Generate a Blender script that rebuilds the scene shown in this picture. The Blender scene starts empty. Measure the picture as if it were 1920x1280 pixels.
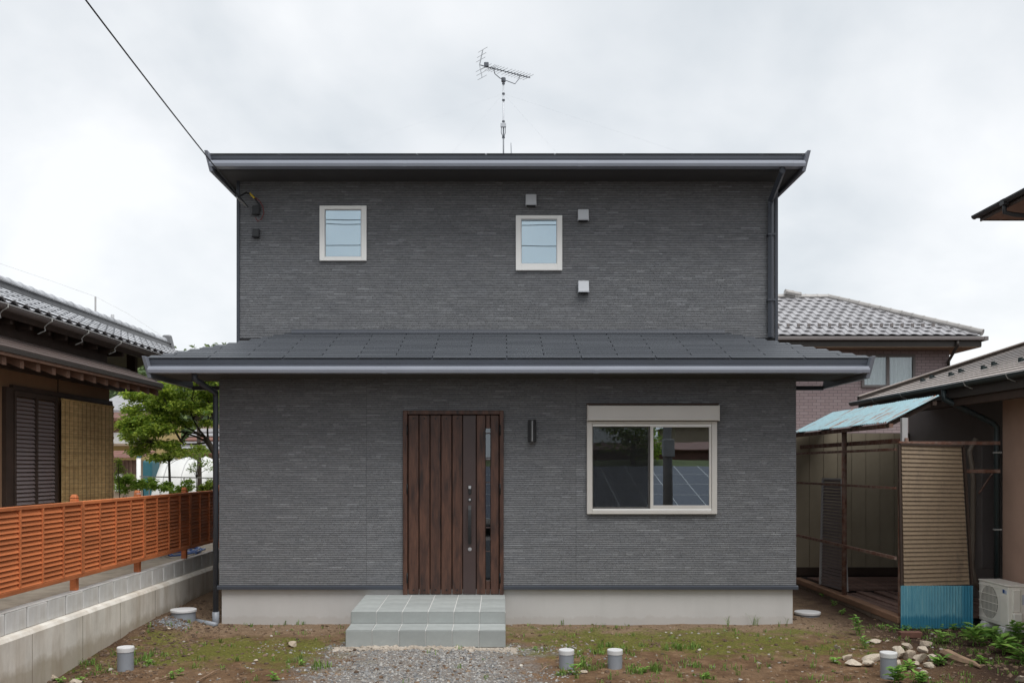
import bpy, bmesh, math, random
from mathutils import Vector, Matrix, Euler, noise as mnoise
R = math.radians
scene = bpy.context.scene
C = scene.collection

# ------------------------------------------------------------------ camera
F = 1786.0            # focal length in photo pixels (1920 wide)
VX, VY = 943.0, 874.0 # vanishing point of the street direction
CY, CZ = -12.25, 2.03 # camera position (X = 0); Y = 0 is the lower front wall, Z = 0 the soil at its foot
cam_d = bpy.data.cameras.new('camera'); cam = bpy.data.objects.new('camera', cam_d); C.objects.link(cam)
cam.location = (0, CY, CZ); cam.rotation_euler = (R(90), 0, 0)
cam_d.sensor_width = 36; cam_d.lens = 36 * F / 1920
cam_d.shift_x = (960 - VX) / 1920; cam_d.shift_y = (VY - 640) / 1920
cam_d.clip_start = 0.1; cam_d.clip_end = 2000
scene.camera = cam

# ------------------------------------------------------------------ sky, sun, exposure
world = bpy.data.worlds.new('World'); scene.world = world; world.use_nodes = True
wn, wl = world.node_tree.nodes, world.node_tree.links
wn.clear()
SUN_EL, SUN_AZ = R(64), R(150)
sky = wn.new('ShaderNodeTexSky'); sky.sky_type = 'NISHITA'; sky.sun_disc = False
sky.sun_elevation = SUN_EL; sky.sun_rotation = SUN_AZ
tc = wn.new('ShaderNodeTexCoord')
sep = wn.new('ShaderNodeSeparateXYZ'); wl.new(tc.outputs['Generated'], sep.inputs[0])
zab = wn.new('ShaderNodeMath'); zab.operation = 'ABSOLUTE'; wl.new(sep.outputs[2], zab.inputs[0])
zad = wn.new('ShaderNodeMath'); zad.operation = 'ADD'; zad.inputs[1].default_value = 0.55; wl.new(zab.outputs[0], zad.inputs[0])
comb = wn.new('ShaderNodeCombineXYZ')
for i in range(2):
    d = wn.new('ShaderNodeMath'); d.operation = 'DIVIDE'; wl.new(sep.outputs[i], d.inputs[0]); wl.new(zad.outputs[0], d.inputs[1]); wl.new(d.outputs[0], comb.inputs[i])
n1 = wn.new('ShaderNodeTexNoise'); n1.inputs['Scale'].default_value = 2.2; n1.inputs['Detail'].default_value = 6; n1.inputs['Roughness'].default_value = 0.5; n1.inputs['Distortion'].default_value = 0.25
wl.new(comb.outputs[0], n1.inputs['Vector'])
cr = wn.new('ShaderNodeValToRGB')
cr.color_ramp.elements[0].position = 0.37; cr.color_ramp.elements[0].color = (3.7, 3.93, 4.12, 1)
cr.color_ramp.elements[1].position = 0.61; cr.color_ramp.elements[1].color = (5.3, 5.36, 5.42, 1)
wl.new(n1.outputs['Fac'], cr.inputs[0])
mx = wn.new('ShaderNodeMix'); mx.data_type = 'RGBA'; mx.inputs[0].default_value = 0.93
wl.new(sky.outputs[0], mx.inputs[6]); wl.new(cr.outputs[0], mx.inputs[7])
bg = wn.new('ShaderNodeBackground'); bg.inputs['Strength'].default_value = 0.10
wl.new(mx.outputs[2], bg.inputs['Color'])
wo = wn.new('ShaderNodeOutputWorld'); wl.new(bg.outputs[0], wo.inputs[0])

sl = bpy.data.lights.new('sun', 'SUN'); sl.energy = 1.5; sl.angle = R(40); sl.color = (1.0, 0.985, 0.965)
sun = bpy.data.objects.new('sun', sl); C.objects.link(sun)
# direction to the sun: azimuth measured like the sky node's (from +Y towards +X)
sd = Vector((math.sin(SUN_AZ) * math.cos(SUN_EL), math.cos(SUN_AZ) * math.cos(SUN_EL), math.sin(SUN_EL)))
sun.rotation_euler = sd.to_track_quat('Z', 'Y').to_euler()
sun.location = (0, -10, 30)
vs = scene.view_settings
vs.view_transform = 'Standard'; vs.look = 'None'; vs.gamma = 1.0; vs.exposure = 0.95; vs.use_curve_mapping = False
scene.cycles.max_bounces = 8; scene.cycles.transparent_max_bounces = 16

# ------------------------------------------------------------------ helpers
def px(x, Y): return (x - VX) / F * (Y - CY)
def pz(y, Y): return CZ - (y - VY) / F * (Y - CY)
def at(x, y, Y): return Vector((px(x, Y), Y, pz(y, Y)))
def on_x(x, X): return X * F / (x - VX) + CY           # the Y at which a plane X = const is met
def floor_at(x, y, z=0.0):
    D = (CZ - z) * F / (y - VY)
    return Vector(((x - VX) / F * D, D + CY, z))

ORG = {}
def org(o): return ORG.get(o.name, Vector((0, 0, 0))) if o else Vector((0, 0, 0))
def tag(o, label=None, cat=None, group=None, kind=None):
    if label: o['label'] = label
    if cat: o['category'] = cat
    if group: o['group'] = group
    if kind: o['kind'] = kind
    return o
def thing(name, loc, label, cat, group=None):
    o = bpy.data.objects.new(name, None); C.objects.link(o); o.location = loc
    o.empty_display_size = 0.2
    ORG[o.name] = Vector(loc)
    return tag(o, label, cat, group)
def inst(name, mesh, parent, loc, rot=(0, 0, 0), scale=None):
    o = bpy.data.objects.new(name, mesh); C.objects.link(o)
    if parent: o.parent = parent
    o.location = Vector(loc) - org(parent); o.rotation_euler = rot
    if scale: o.scale = scale
    return o

class MB:
    def __init__(s): s.v = []; s.f = []
    def add(s, vs, fs):
        n = len(s.v); s.v.extend([tuple(p) for p in vs]); s.f.extend([tuple(n + i for i in f) for f in fs]); return s
    def box(s, x0, x1, y0, y1, z0, z1):
        return s.add([(x0,y0,z0),(x1,y0,z0),(x1,y1,z0),(x0,y1,z0),(x0,y0,z1),(x1,y0,z1),(x1,y1,z1),(x0,y1,z1)],
                     [(0,3,2,1),(4,5,6,7),(0,1,5,4),(1,2,6,5),(2,3,7,6),(3,0,4,7)])
    def hexa(s, p):   # 8 points in box order
        return s.add(p, [(0,3,2,1),(4,5,6,7),(0,1,5,4),(1,2,6,5),(2,3,7,6),(3,0,4,7)])
    def bar(s, a, b, w, h, up=(0, 0, 1)):  # rectangular bar from a to b
        a, b = Vector(a), Vector(b); d = (b - a).normalized(); u = Vector(up)
        sx = d.cross(u)
        if sx.length < 1e-4: sx = d.cross(Vector((1, 0, 0)))
        sx.normalize(); uz = sx.cross(d).normalized()
        o = []
        for zz in (-h/2, h/2):
            for p, q in ((a, -w/2), (a, w/2), (b, w/2), (b, -w/2)): o.append(p + sx*q + uz*zz)
        return s.hexa(o)
    def tube(s, pts, r, n=8, cap=True):
        pts = [Vector(p) for p in pts]; rs = r if isinstance(r, (list, tuple)) else [r]*len(pts)
        base = len(s.v); prev = None
        for i, p in enumerate(pts):
            t = (pts[min(i+1, len(pts)-1)] - pts[max(i-1, 0)]).normalized()
            ref = Vector((0, 0, 1)) if abs(t.z) < 0.9 else Vector((1, 0, 0))
            if prev is None: a = t.cross(ref).normalized()
            else:
                a = prev - t * prev.dot(t); a = a.normalized() if a.length > 1e-5 else t.cross(ref).normalized()
            prev = a; b = t.cross(a)
            for k in range(n):
                an = 2*math.pi*k/n; s.v.append(tuple(p + (a*math.cos(an) + b*math.sin(an))*rs[i]))
        for i in range(len(pts)-1):
            for k in range(n):
                s.f.append((base+i*n+k, base+i*n+(k+1)%n, base+(i+1)*n+(k+1)%n, base+(i+1)*n+k))
        if cap:
            s.f.append(tuple(base+k for k in range(n))[::-1]); s.f.append(tuple(base+(len(pts)-1)*n+k for k in range(n)))
        return s
    def lathe(s, c, prof, n=24):  # prof: (radius, z)
        base = len(s.v); c = Vector(c)
        for r, z in prof:
            for k in range(n):
                an = 2*math.pi*k/n; s.v.append((c.x + r*math.cos(an), c.y + r*math.sin(an), c.z + z))
        for i in range(len(prof)-1):
            for k in range(n): s.f.append((base+i*n+k, base+i*n+(k+1)%n, base+(i+1)*n+(k+1)%n, base+(i+1)*n+k))
        s.f.append(tuple(base+k for k in range(n))[::-1]); s.f.append(tuple(base+(len(prof)-1)*n+k for k in range(n)))
        return s
    def prism(s, prof, axis, a, b):  # closed 2-D profile extruded along 'x' (prof = y,z) or 'y' (prof = x,z)
        n = len(prof); base = len(s.v)
        for q in (a, b):
            for (u, w) in prof: s.v.append((q, u, w) if axis == 'x' else (u, q, w) if axis == 'y' else (u, w, q))
        for k in range(n): s.f.append((base+k, base+(k+1)%n, base+n+(k+1)%n, base+n+k))
        s.f.append(tuple(base+k for k in range(n))[::-1]); s.f.append(tuple(base+n+k for k in range(n)))
        return s
    def slab(s, pts, t):  # polygon with thickness t downwards
        n = len(pts); base = len(s.v)
        for dz in (0, -t):
            for p in pts: s.v.append((p[0], p[1], p[2]+dz))
        s.f.append(tuple(base+k for k in range(n))); s.f.append(tuple(base+n+k for k in range(n))[::-1])
        for k in range(n): s.f.append((base+k, base+n+k, base+n+(k+1)%n, base+(k+1)%n))
        return s
    def mesh(s, name, m, smooth=False, offset=None):
        me = bpy.data.meshes.new(name)
        vv = s.v
        if offset is not None: vv = [(p[0]-offset[0], p[1]-offset[1], p[2]-offset[2]) for p in vv]
        me.from_pydata(vv, [], s.f); me.update()
        if m: me.materials.append(m)
        if smooth:
            for p in me.polygons: p.use_smooth = True
        return me
    def build(s, name, m, parent=None, loc=None, smooth=False, bevel=0, seg=1):
        """world-space vertices -> one object under parent (or at loc if top-level)"""
        if parent is not None: off = org(parent)
        else: off = Vector(loc) if loc is not None else Vector((0, 0, 0))
        o = bpy.data.objects.new(name, s.mesh(name, m, smooth, off)); C.objects.link(o)
        if parent is not None: o.parent = parent
        else: o.location = off
        ORG[o.name] = off
        if bevel:
            b = o.modifiers.new('bevel', 'BEVEL'); b.width = bevel; b.segments = seg; b.limit_method = 'ANGLE'; b.angle_limit = R(40)
        return o

# ------------------------------------------------------------------ materials
def new_mat(name):
    m = bpy.data.materials.new(name); m.use_nodes = True
    return m, m.node_tree.nodes, m.node_tree.links, m.node_tree.nodes['Principled BSDF']
def ramp(n, l, src, stops):
    r = n.new('ShaderNodeValToRGB'); el = r.color_ramp.elements
    while len(el) < len(stops): el.new(0.5)
    for e, (p, c) in zip(el, stops): e.position = p; e.color = (c[0], c[1], c[2], 1)
    l.new(src, r.inputs[0]); return r.outputs[0]
def noise(n, l, scale, detail=4, rough=0.55, stretch=None, coord='Object', dist=0.0):
    t = n.new('ShaderNodeTexCoord'); mp = n.new('ShaderNodeMapping'); mp.inputs['Scale'].default_value = stretch or (1, 1, 1)
    l.new(t.outputs[coord], mp.inputs[0])
    x = n.new('ShaderNodeTexNoise'); x.inputs['Scale'].default_value = scale; x.inputs['Detail'].default_value = detail; x.inputs['Roughness'].default_value = rough; x.inputs['Distortion'].default_value = dist
    l.new(mp.outputs[0], x.inputs['Vector']); return x.outputs['Fac']
def mixc(n, l, fac, a, b, mode='MIX'):
    m = n.new('ShaderNodeMix'); m.data_type = 'RGBA'; m.blend_type = mode
    for i, s in ((0, fac), (6, a), (7, b)):
        if hasattr(s, 'is_linked'): l.new(s, m.inputs[i])
        else: m.inputs[i].default_value = s if i == 0 else (s[0], s[1], s[2], 1)
    return m.outputs[2]
def bump(n, l, p, src, strength=0.3, dist=0.01):
    b = n.new('ShaderNodeBump'); b.inputs['Strength'].default_value = strength; b.inputs['Distance'].default_value = dist
    l.new(src, b.inputs['Height']); l.new(b.outputs[0], p.inputs['Normal'])
def math_(n, l, op, a, b):
    m = n.new('ShaderNodeMath'); m.operation = op
    for i, s in enumerate((a, b)):
        if hasattr(s, 'is_linked'): l.new(s, m.inputs[i])
        else: m.inputs[i].default_value = s
    return m.outputs[0]
def plain(name, col, rough=0.6, var=0.15, scale=6, metal=0.0, bmp=0.0, bscale=60, rnd=0.0, stretch=None, spec=0.5, island=0.0):
    """a base colour with soft procedural variation; rnd = brightness spread between pieces, island = between loose shells"""
    m, n, l, p = new_mat(name)
    f = noise(n, l, scale, 6, 0.6, stretch)
    c = ramp(n, l, f, [(0.3, [x*(1-var) for x in col]), (0.7, [min(1, x*(1+var)) for x in col])])
    for amt, src in ((rnd, 'o'), (island, 'g')):
        if amt:
            if src == 'o': q = n.new('ShaderNodeObjectInfo').outputs['Random']
            else: q = n.new('ShaderNodeNewGeometry').outputs['Random Per Island']
            k = ramp(n, l, q, [(0, [1-amt]*3), (1, [1+amt]*3)])
            c = mixc(n, l, 1.0, c, k, 'MULTIPLY')
    l.new(c, p.inputs['Base Color'])
    p.inputs['Roughness'].default_value = rough; p.inputs['Metallic'].default_value = metal
    p.inputs['Specular IOR Level'].default_value = spec
    if bmp: bump(n, l, p, noise(n, l, bscale, 5, 0.6, stretch), bmp, 0.006)
    return m

def mat_siding():
    m, n, l, p = new_mat('siding')
    q = n.new('ShaderNodeNewGeometry').outputs['Random Per Island']
    c = ramp(n, l, q, [(0.0, (0.176, 0.181, 0.189)), (0.5, (0.194, 0.199, 0.208)), (0.9, (0.210, 0.216, 0.226)), (0.97, (0.232, 0.239, 0.249)), (1.0, (0.27, 0.278, 0.29))])
    f = noise(n, l, 3.2, 5, 0.6, (1, 1, 3))
    k = ramp(n, l, f, [(0.3, (0.93, 0.93, 0.945)), (0.7, (1.07, 1.06, 1.05))])
    c = mixc(n, l, 1.0, c, k, 'MULTIPLY')
    f2 = noise(n, l, 26, 4, 0.75, (1, 1, 3.2))
    k2 = ramp(n, l, f2, [(0.25, (0.66, 0.66, 0.66)), (0.75, (1.3, 1.3, 1.3))])
    l.new(mixc(n, l, 1.0, c, k2, 'MULTIPLY'), p.inputs['Base Color'])
    p.inputs['Roughness'].default_value = 0.8; p.inputs['Specular IOR Level'].default_value = 0.3
    bump(n, l, p, f2, 0.35, 0.003)
    return m
def mat_slate():
    m, n, l, p = new_mat('slate')
    q = n.new('ShaderNodeObjectInfo').outputs['Random']
    c = ramp(n, l, q, [(0, (0.050, 0.056, 0.066)), (1, (0.066, 0.073, 0.084))])
    f = noise(n, l, 25, 5, 0.7, (4, 1, 1))
    k = ramp(n, l, f, [(0.3, (0.8, 0.8, 0.8)), (0.7, (1.2, 1.2, 1.2))])
    l.new(mixc(n, l, 1.0, c, k, 'MULTIPLY'), p.inputs['Base Color'])
    p.inputs['Roughness'].default_value = 0.55
    bump(n, l, p, noise(n, l, 180, 3, 0.7), 0.2, 0.002)
    return m
def mat_door():
    m, n, l, p = new_mat('door_wood')
    oi = n.new('ShaderNodeObjectInfo')
    t = n.new('ShaderNodeTexCoord'); mp = n.new('ShaderNodeMapping'); mp.inputs['Scale'].default_value = (9, 1, 1.6)
    l.new(t.outputs['Object'], mp.inputs[0])
    off = n.new('ShaderNodeVectorMath'); off.operation = 'SCALE'; off.inputs[0].default_value = (3.1, 7.7, 13.3); l.new(oi.outputs['Random'], off.inputs['Scale'])
    l.new(off.outputs[0], mp.inputs['Location'])
    x = n.new('ShaderNodeTexNoise'); x.inputs['Scale'].default_value = 1.7; x.inputs['Detail'].default_value = 5; x.inputs['Distortion'].default_value = 0.3
    l.new(mp.outputs[0], x.inputs['Vector'])
    c = ramp(n, l, x.outputs['Fac'], [(0.30, (0.018, 0.009, 0.007)), (0.42, (0.056, 0.024, 0.015)), (0.60, (0.092, 0.040, 0.024)), (0.8, (0.125, 0.057, 0.034))])
    mp2 = n.new('ShaderNodeMapping'); mp2.inputs['Scale'].default_value = (60, 10, 2.5); l.new(t.outputs['Object'], mp2.inputs[0]); l.new(off.outputs[0], mp2.inputs['Location'])
    g = n.new('ShaderNodeTexNoise'); g.inputs['Scale'].default_value = 3; g.inputs['Detail'].default_value = 6; l.new(mp2.outputs[0], g.inputs['Vector'])
    k = ramp(n, l, g.outputs['Fac'], [(0.3, (0.68, 0.66, 0.66)), (0.7, (1.3, 1.3, 1.3))])
    l.new(mixc(n, l, 1.0, c, k, 'MULTIPLY'), p.inputs['Base Color'])
    p.inputs['Roughness'].default_value = 0.5; bump(n, l, p, g.outputs['Fac'], 0.15, 0.002)
    return m
def mat_glass(name, refl, tint, trans):
    m, n, l, p = new_mat(name); n.remove(p)
    g = n.new('ShaderNodeBsdfGlossy'); g.inputs['Roughness'].default_value = 0.0; g.inputs['Color'].default_value = (*tint, 1)
    t = n.new('ShaderNodeBsdfTransparent'); t.inputs['Color'].default_value = (*trans, 1)
    b = n.new('ShaderNodeBump'); b.inputs['Strength'].default_value = 0.02; b.inputs['Distance'].default_value = 0.02
    l.new(noise(n, l, 1.6, 1, 0.4), b.inputs['Height']); l.new(b.outputs[0], g.inputs['Normal'])
    x = n.new('ShaderNodeMixShader'); x.inputs[0].default_value = refl
    l.new(t.outputs[0], x.inputs[1]); l.new(g.outputs[0], x.inputs[2]); l.new(x.outputs[0], n['Material Output'].inputs[0])
    return m
def mat_screen():
    m, n, l, p = new_mat('insect_screen')
    p.inputs['Base Color'].default_value = (0.012, 0.012, 0.013, 1); p.inputs['Roughness'].default_value = 0.9; p.inputs['Alpha'].default_value = 0.38
    return m
def mat_leaf(name, dark, light, trans=0.35):
    m, n, l, p = new_mat(name)
    q = n.new('ShaderNodeNewGeometry').outputs['Random Per Island']
    c = ramp(n, l, q, [(0, dark), (0.6, [(a+b)/2 for a, b in zip(dark, light)]), (1, light)])
    l.new(c, p.inputs['Base Color']); p.inputs['Roughness'].default_value = 0.5; p.inputs['Specular IOR Level'].default_value = 0.3
    tr = n.new('ShaderNodeBsdfTranslucent'); l.new(c, tr.inputs['Color'])
    x = n.new('ShaderNodeMixShader'); x.inputs[0].default_value = trans
    l.new(p.outputs[0], x.inputs[1]); l.new(tr.outputs[0], x.inputs[2]); l.new(x.outputs[0], n['Material Output'].inputs[0])
    return m
def mat_concrete(name, col, stain, stain_amt=0.6, vertical=True, green=None):
    m, n, l, p = new_mat(name)
    f = noise(n, l, 2.2, 8, 0.65, (1, 1, 1))
    c = ramp(n, l, f, [(0.3, [x*0.82 for x in col]), (0.7, [min(1, x*1.12) for x in col])])
    s = noise(n, l, 3.0, 6, 0.65, (1.6, 1.6, 0.28 if vertical else 1.6))
    fac = ramp(n, l, s, [(0.44, (0, 0, 0)), (0.72, (stain_amt,)*3)])
    c = mixc(n, l, fac, c, stain)
    if green:
        t = n.new('ShaderNodeTexCoord'); sp = n.new('ShaderNodeSeparateXYZ'); l.new(t.outputs['Object'], sp.inputs[0])
        h = math_(n, l, 'ADD', sp.outputs[2], math_(n, l, 'MULTIPLY', noise(n, l, 5, 4, 0.6), -0.25))
        fg = ramp(n, l, h, [(0.0, (0.55,)*3), (0.10, (0, 0, 0))])
        c = mixc(n, l, fg, c, green)
    l.new(c, p.inputs['Base Color']); p.inputs['Roughness'].default_value = 0.9; p.inputs['Specular IOR Level'].default_value = 0.25
    bump(n, l, p, noise(n, l, 90, 5, 0.7), 0.25, 0.004)
    return m
def mat_rust(name, paint, rust=(0.075, 0.026, 0.014), lo=0.45, hi=0.6, scale=6, stretch=None, rough=0.7):
    m, n, l, p = new_mat(name)
    f = noise(n, l, scale, 8, 0.68, stretch)
    fac = ramp(n, l, f, [(lo, (0, 0, 0)), (hi, (1, 1, 1))])
    g = noise(n, l, 30, 4, 0.6)
    pa = ramp(n, l, g, [(0.3, [x*0.85 for x in paint]), (0.7, [x*1.12 for x in paint])])
    ru = ramp(n, l, g, [(0.3, [x*0.6 for x in rust]), (0.7, [x*1.5 for x in rust])])
    l.new(mixc(n, l, fac, pa, ru), p.inputs['Base Color']); p.inputs['Roughness'].default_value = rough
    bump(n, l, p, g, 0.2, 0.003)
    return m
def mat_blind():
    m, n, l, p = new_mat('reed_blind')
    t = n.new('ShaderNodeTexCoord'); sp = n.new('ShaderNodeSeparateXYZ'); l.new(t.outputs['Object'], sp.inputs[0])
    f = noise(n, l, 5, 7, 0.75, (1, 1.6, 5))
    g = noise(n, l, 1.6, 5, 0.65, (1, 2.2, 0.5))
    c = ramp(n, l, f, [(0.25, (0.40, 0.26, 0.11)), (0.5, (0.62, 0.45, 0.22)), (0.75, (0.80, 0.64, 0.34))])
    k = ramp(n, l, g, [(0.3, (0.75, 0.72, 0.68)), (0.7, (1.15, 1.12, 1.05))])
    q = n.new('ShaderNodeNewGeometry').outputs['Random Per Island']
    k3 = ramp(n, l, q, [(0, (0.78, 0.76, 0.72)), (1, (1.15, 1.13, 1.1))])
    c = mixc(n, l, 1.0, mixc(n, l, 1.0, c, k, 'MULTIPLY'), k3, 'MULTIPLY')
    l.new(c, p.inputs['Base Color']); p.inputs['Roughness'].default_value = 0.8
    return m
def mat_brick():
    m, n, l, p = new_mat('brick_tile_cladding')
    t = n.new('ShaderNodeTexCoord'); mp = n.new('ShaderNodeMapping'); mp.inputs['Rotation'].default_value = (R(90), 0, 0)
    l.new(t.outputs['Object'], mp.inputs[0])
    b = n.new('ShaderNodeTexBrick'); b.inputs['Scale'].default_value = 1.0
    b.inputs['Brick Width'].default_value = 0.215; b.inputs['Row Height'].default_value = 0.078; b.inputs['Mortar Size'].default_value = 0.006
    b.inputs['Color1'].default_value = (0.30, 0.225, 0.225, 1); b.inputs['Color2'].default_value = (0.345, 0.27, 0.268, 1); b.inputs['Mortar'].default_value = (0.14, 0.11, 0.115, 1)
    l.new(mp.outputs[0], b.inputs['Vector']); l.new(b.outputs['Color'], p.inputs['Base Color']); p.inputs['Roughness'].default_value = 0.6
    bump(n, l, p, b.outputs['Fac'], -0.4, 0.006)
    return m
def mat_ground():
    m, n, l, p = new_mat('yard_soil')
    t = n.new('ShaderNodeTexCoord'); sp = n.new('ShaderNodeSeparateXYZ'); l.new(t.outputs['Object'], sp.inputs[0])
    X, Y = sp.outputs[0], sp.outputs[1]
    big = noise(n, l, 0.9, 6, 0.6); mid = noise(n, l, 4.0, 7, 0.65); fine = noise(n, l, 38, 6, 0.72)
    soil = ramp(n, l, mid, [(0.28, (0.075, 0.042, 0.023)), (0.5, (0.17, 0.101, 0.056)), (0.75, (0.31, 0.20, 0.118))])
    pale = ramp(n, l, big, [(0.52, (0, 0, 0)), (0.70, (0.55,)*3)])
    soil = mixc(n, l, pale, soil, (0.27, 0.178, 0.108))
    dry = n.new('ShaderNodeMapRange'); dry.inputs[1].default_value = -1.15; dry.inputs[2].default_value = -0.35
    l.new(math_(n, l, 'ADD', Y, math_(n, l, 'MULTIPLY', math_(n, l, 'SUBTRACT', mid, 0.5), 1.3)), dry.inputs[0])
    soil = mixc(n, l, math_(n, l, 'MULTIPLY', dry.outputs[0], 0.75), soil, ramp(n, l, fine, [(0.3, (0.21, 0.145, 0.092)), (0.7, (0.36, 0.265, 0.18))]))
    # dark damp loam on the right hand side
    dk = ramp(n, l, math_(n, l, 'ADD', X, math_(n, l, 'MULTIPLY', mid, 1.6)), [(0.0, (0,)*3), (1.0, (1,)*3)])
    mr = n.new('ShaderNodeMapRange'); mr.inputs[1].default_value = 4.6; mr.inputs[2].default_value = 5.4; l.new(math_(n, l, 'ADD', X, math_(n, l, 'MULTIPLY', mid, 1.2)), mr.inputs[0])
    soil = mixc(n, l, mr.outputs[0], soil, (0.060, 0.037, 0.026))
    ml = n.new('ShaderNodeMapRange'); ml.inputs[1].default_value = -3.7; ml.inputs[2].default_value = -4.3; l.new(math_(n, l, 'ADD', X, math_(n, l, 'MULTIPLY', mid, 0.5)), ml.inputs[0])
    soil = mixc(n, l, ml.outputs[0], soil, (0.075, 0.044, 0.027))
    # moss where the soil stays wet in front of the wall
    ms = noise(n, l, 2.4, 8, 0.72)
    def bell(src, c, w):
        a = math_(n, l, 'SUBTRACT', src, c); a = math_(n, l, 'DIVIDE', a, w); a = math_(n, l, 'MULTIPLY', a, a)
        return math_(n, l, 'SUBTRACT', 1.0, a)
    mo = math_(n, l, 'MAXIMUM', math_(n, l, 'MINIMUM', bell(X, 2.0, 2.4), bell(Y, -1.15, 1.0)), math_(n, l, 'MINIMUM', bell(X, -2.9, 1.5), bell(Y, -1.7, 1.0)))
    mo = math_(n, l, 'ADD', mo, math_(n, l, 'MULTIPLY', math_(n, l, 'SUBTRACT', ms, 0.46), 4.2))
    mfac = ramp(n, l, mo, [(0.35, (0,)*3), (1.0, (0.82,)*3)])
    mossc = ramp(n, l, fine, [(0.3, (0.075, 0.088, 0.016)), (0.7, (0.20, 0.21, 0.04))])
    c = mixc(n, l, mfac, soil, mossc)
    # crushed stone in front of the steps
    gx = n.new('ShaderNodeMapRange'); gx.inputs[1].default_value = 1.0; gx.inputs[2].default_value = 0.55
    a = math_(n, l, 'ABSOLUTE', math_(n, l, 'ADD', X, 0.78), 0.0)
    a = math_(n, l, 'ADD', math_(n, l, 'DIVIDE', a, 1.35), math_(n, l, 'MULTIPLY', math_(n, l, 'SUBTRACT', mid, 0.5), 1.5))
    yy = n.new('ShaderNodeMapRange'); yy.inputs[1].default_value = -0.9; yy.inputs[2].default_value = -1.6; l.new(math_(n, l, 'ADD', Y, math_(n, l, 'MULTIPLY', mid, 0.3)), yy.inputs[0])
    l.new(a, gx.inputs[0])
    gf = math_(n, l, 'MULTIPLY', gx.outputs[0], yy.outputs[0])
    grc = ramp(n, l, fine, [(0.3, (0.15, 0.143, 0.133)), (0.5, (0.29, 0.275, 0.255)), (0.72, (0.42, 0.40, 0.375))])
    c = mixc(n, l, math_(n, l, 'MULTIPLY', gf, 0.75), c, grc)
    k = ramp(n, l, fine, [(0.3, (0.72,)*3), (0.7, (1.25,)*3)])
    c = mixc(n, l, 1.0, c, k, 'MULTIPLY')
    l.new(c, p.inputs['Base Color']); p.inputs['Roughness'].default_value = 0.95; p.inputs['Specular IOR Level'].default_value = 0.15
    bump(n, l, p, noise(n, l, 34, 8, 0.78), 1.0, 0.03)
    return m
def mat_stone(name, stops, scale=7):
    m, n, l, p = new_mat(name)
    q = n.new('ShaderNodeNewGeometry').outputs['Random Per Island']
    oi = n.new('ShaderNodeObjectInfo').outputs['Random']
    s = math_(n, l, 'FRACT', math_(n, l, 'ADD', q, oi), 0.0)
    c = ramp(n, l, s, stops)
    f = noise(n, l, scale, 7, 0.7)
    k = ramp(n, l, f, [(0.3, (0.6, 0.58, 0.55)), (0.7, (1.2, 1.2, 1.2))])
    l.new(mixc(n, l, 1.0, c, k, 'MULTIPLY'), p.inputs['Base Color']); p.inputs['Roughness'].default_value = 0.85
    bump(n, l, p, noise(n, l, 45, 5, 0.7), 0.3, 0.006)
    return m

M = {}
M['siding'] = mat_siding(); M['slate'] = mat_slate(); M['door'] = mat_door()
M['backing'] = plain('wall_backing', (0.03, 0.03, 0.031), 0.9)
M['fascia'] = plain('fascia_metal', (0.165, 0.176, 0.205), 0.5, 0.05, 2)
M['gutter'] = plain('gutter_plastic', (0.265, 0.285, 0.335), 0.45, 0.05, 2)
M['trim'] = plain('dark_trim', (0.050, 0.057, 0.072), 0.45, 0.06, 2)
M['soffit'] = plain('soffit_board', (0.055, 0.054, 0.053), 0.8, 0.08, 3)
def mat_found():
    m, n, l, p = new_mat('foundation_render')
    t = n.new('ShaderNodeTexCoord'); sp = n.new('ShaderNodeSeparateXYZ'); l.new(t.outputs['Object'], sp.inputs[0])
    f = noise(n, l, 1.4, 6, 0.6); c = ramp(n, l, f, [(0.3, (0.50, 0.49, 0.475)), (0.7, (0.55, 0.54, 0.525))])
    g = noise(n, l, 9, 6, 0.7, (1, 1, 0.6))
    hgt = math_(n, l, 'ADD', sp.outputs[2], math_(n, l, 'MULTIPLY', g, -0.16))
    c = mixc(n, l, ramp(n, l, hgt, [(0.0, (0.16,)*3), (0.03, (0,)*3)]), c, (0.24, 0.175, 0.12))
    st = noise(n, l, 6, 5, 0.6, (1.5, 1, 0.12)); c = mixc(n, l, ramp(n, l, st, [(0.5, (0,)*3), (0.8, (0.3,)*3)]), c, (0.43, 0.42, 0.405))
    l.new(c, p.inputs['Base Color']); p.inputs['Roughness'].default_value = 0.9; p.inputs['Specular IOR Level'].default_value = 0.2
    bump(n, l, p, noise(n, l, 40, 5, 0.6), 0.15, 0.004)
    return m
M['found'] = mat_found()
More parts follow.
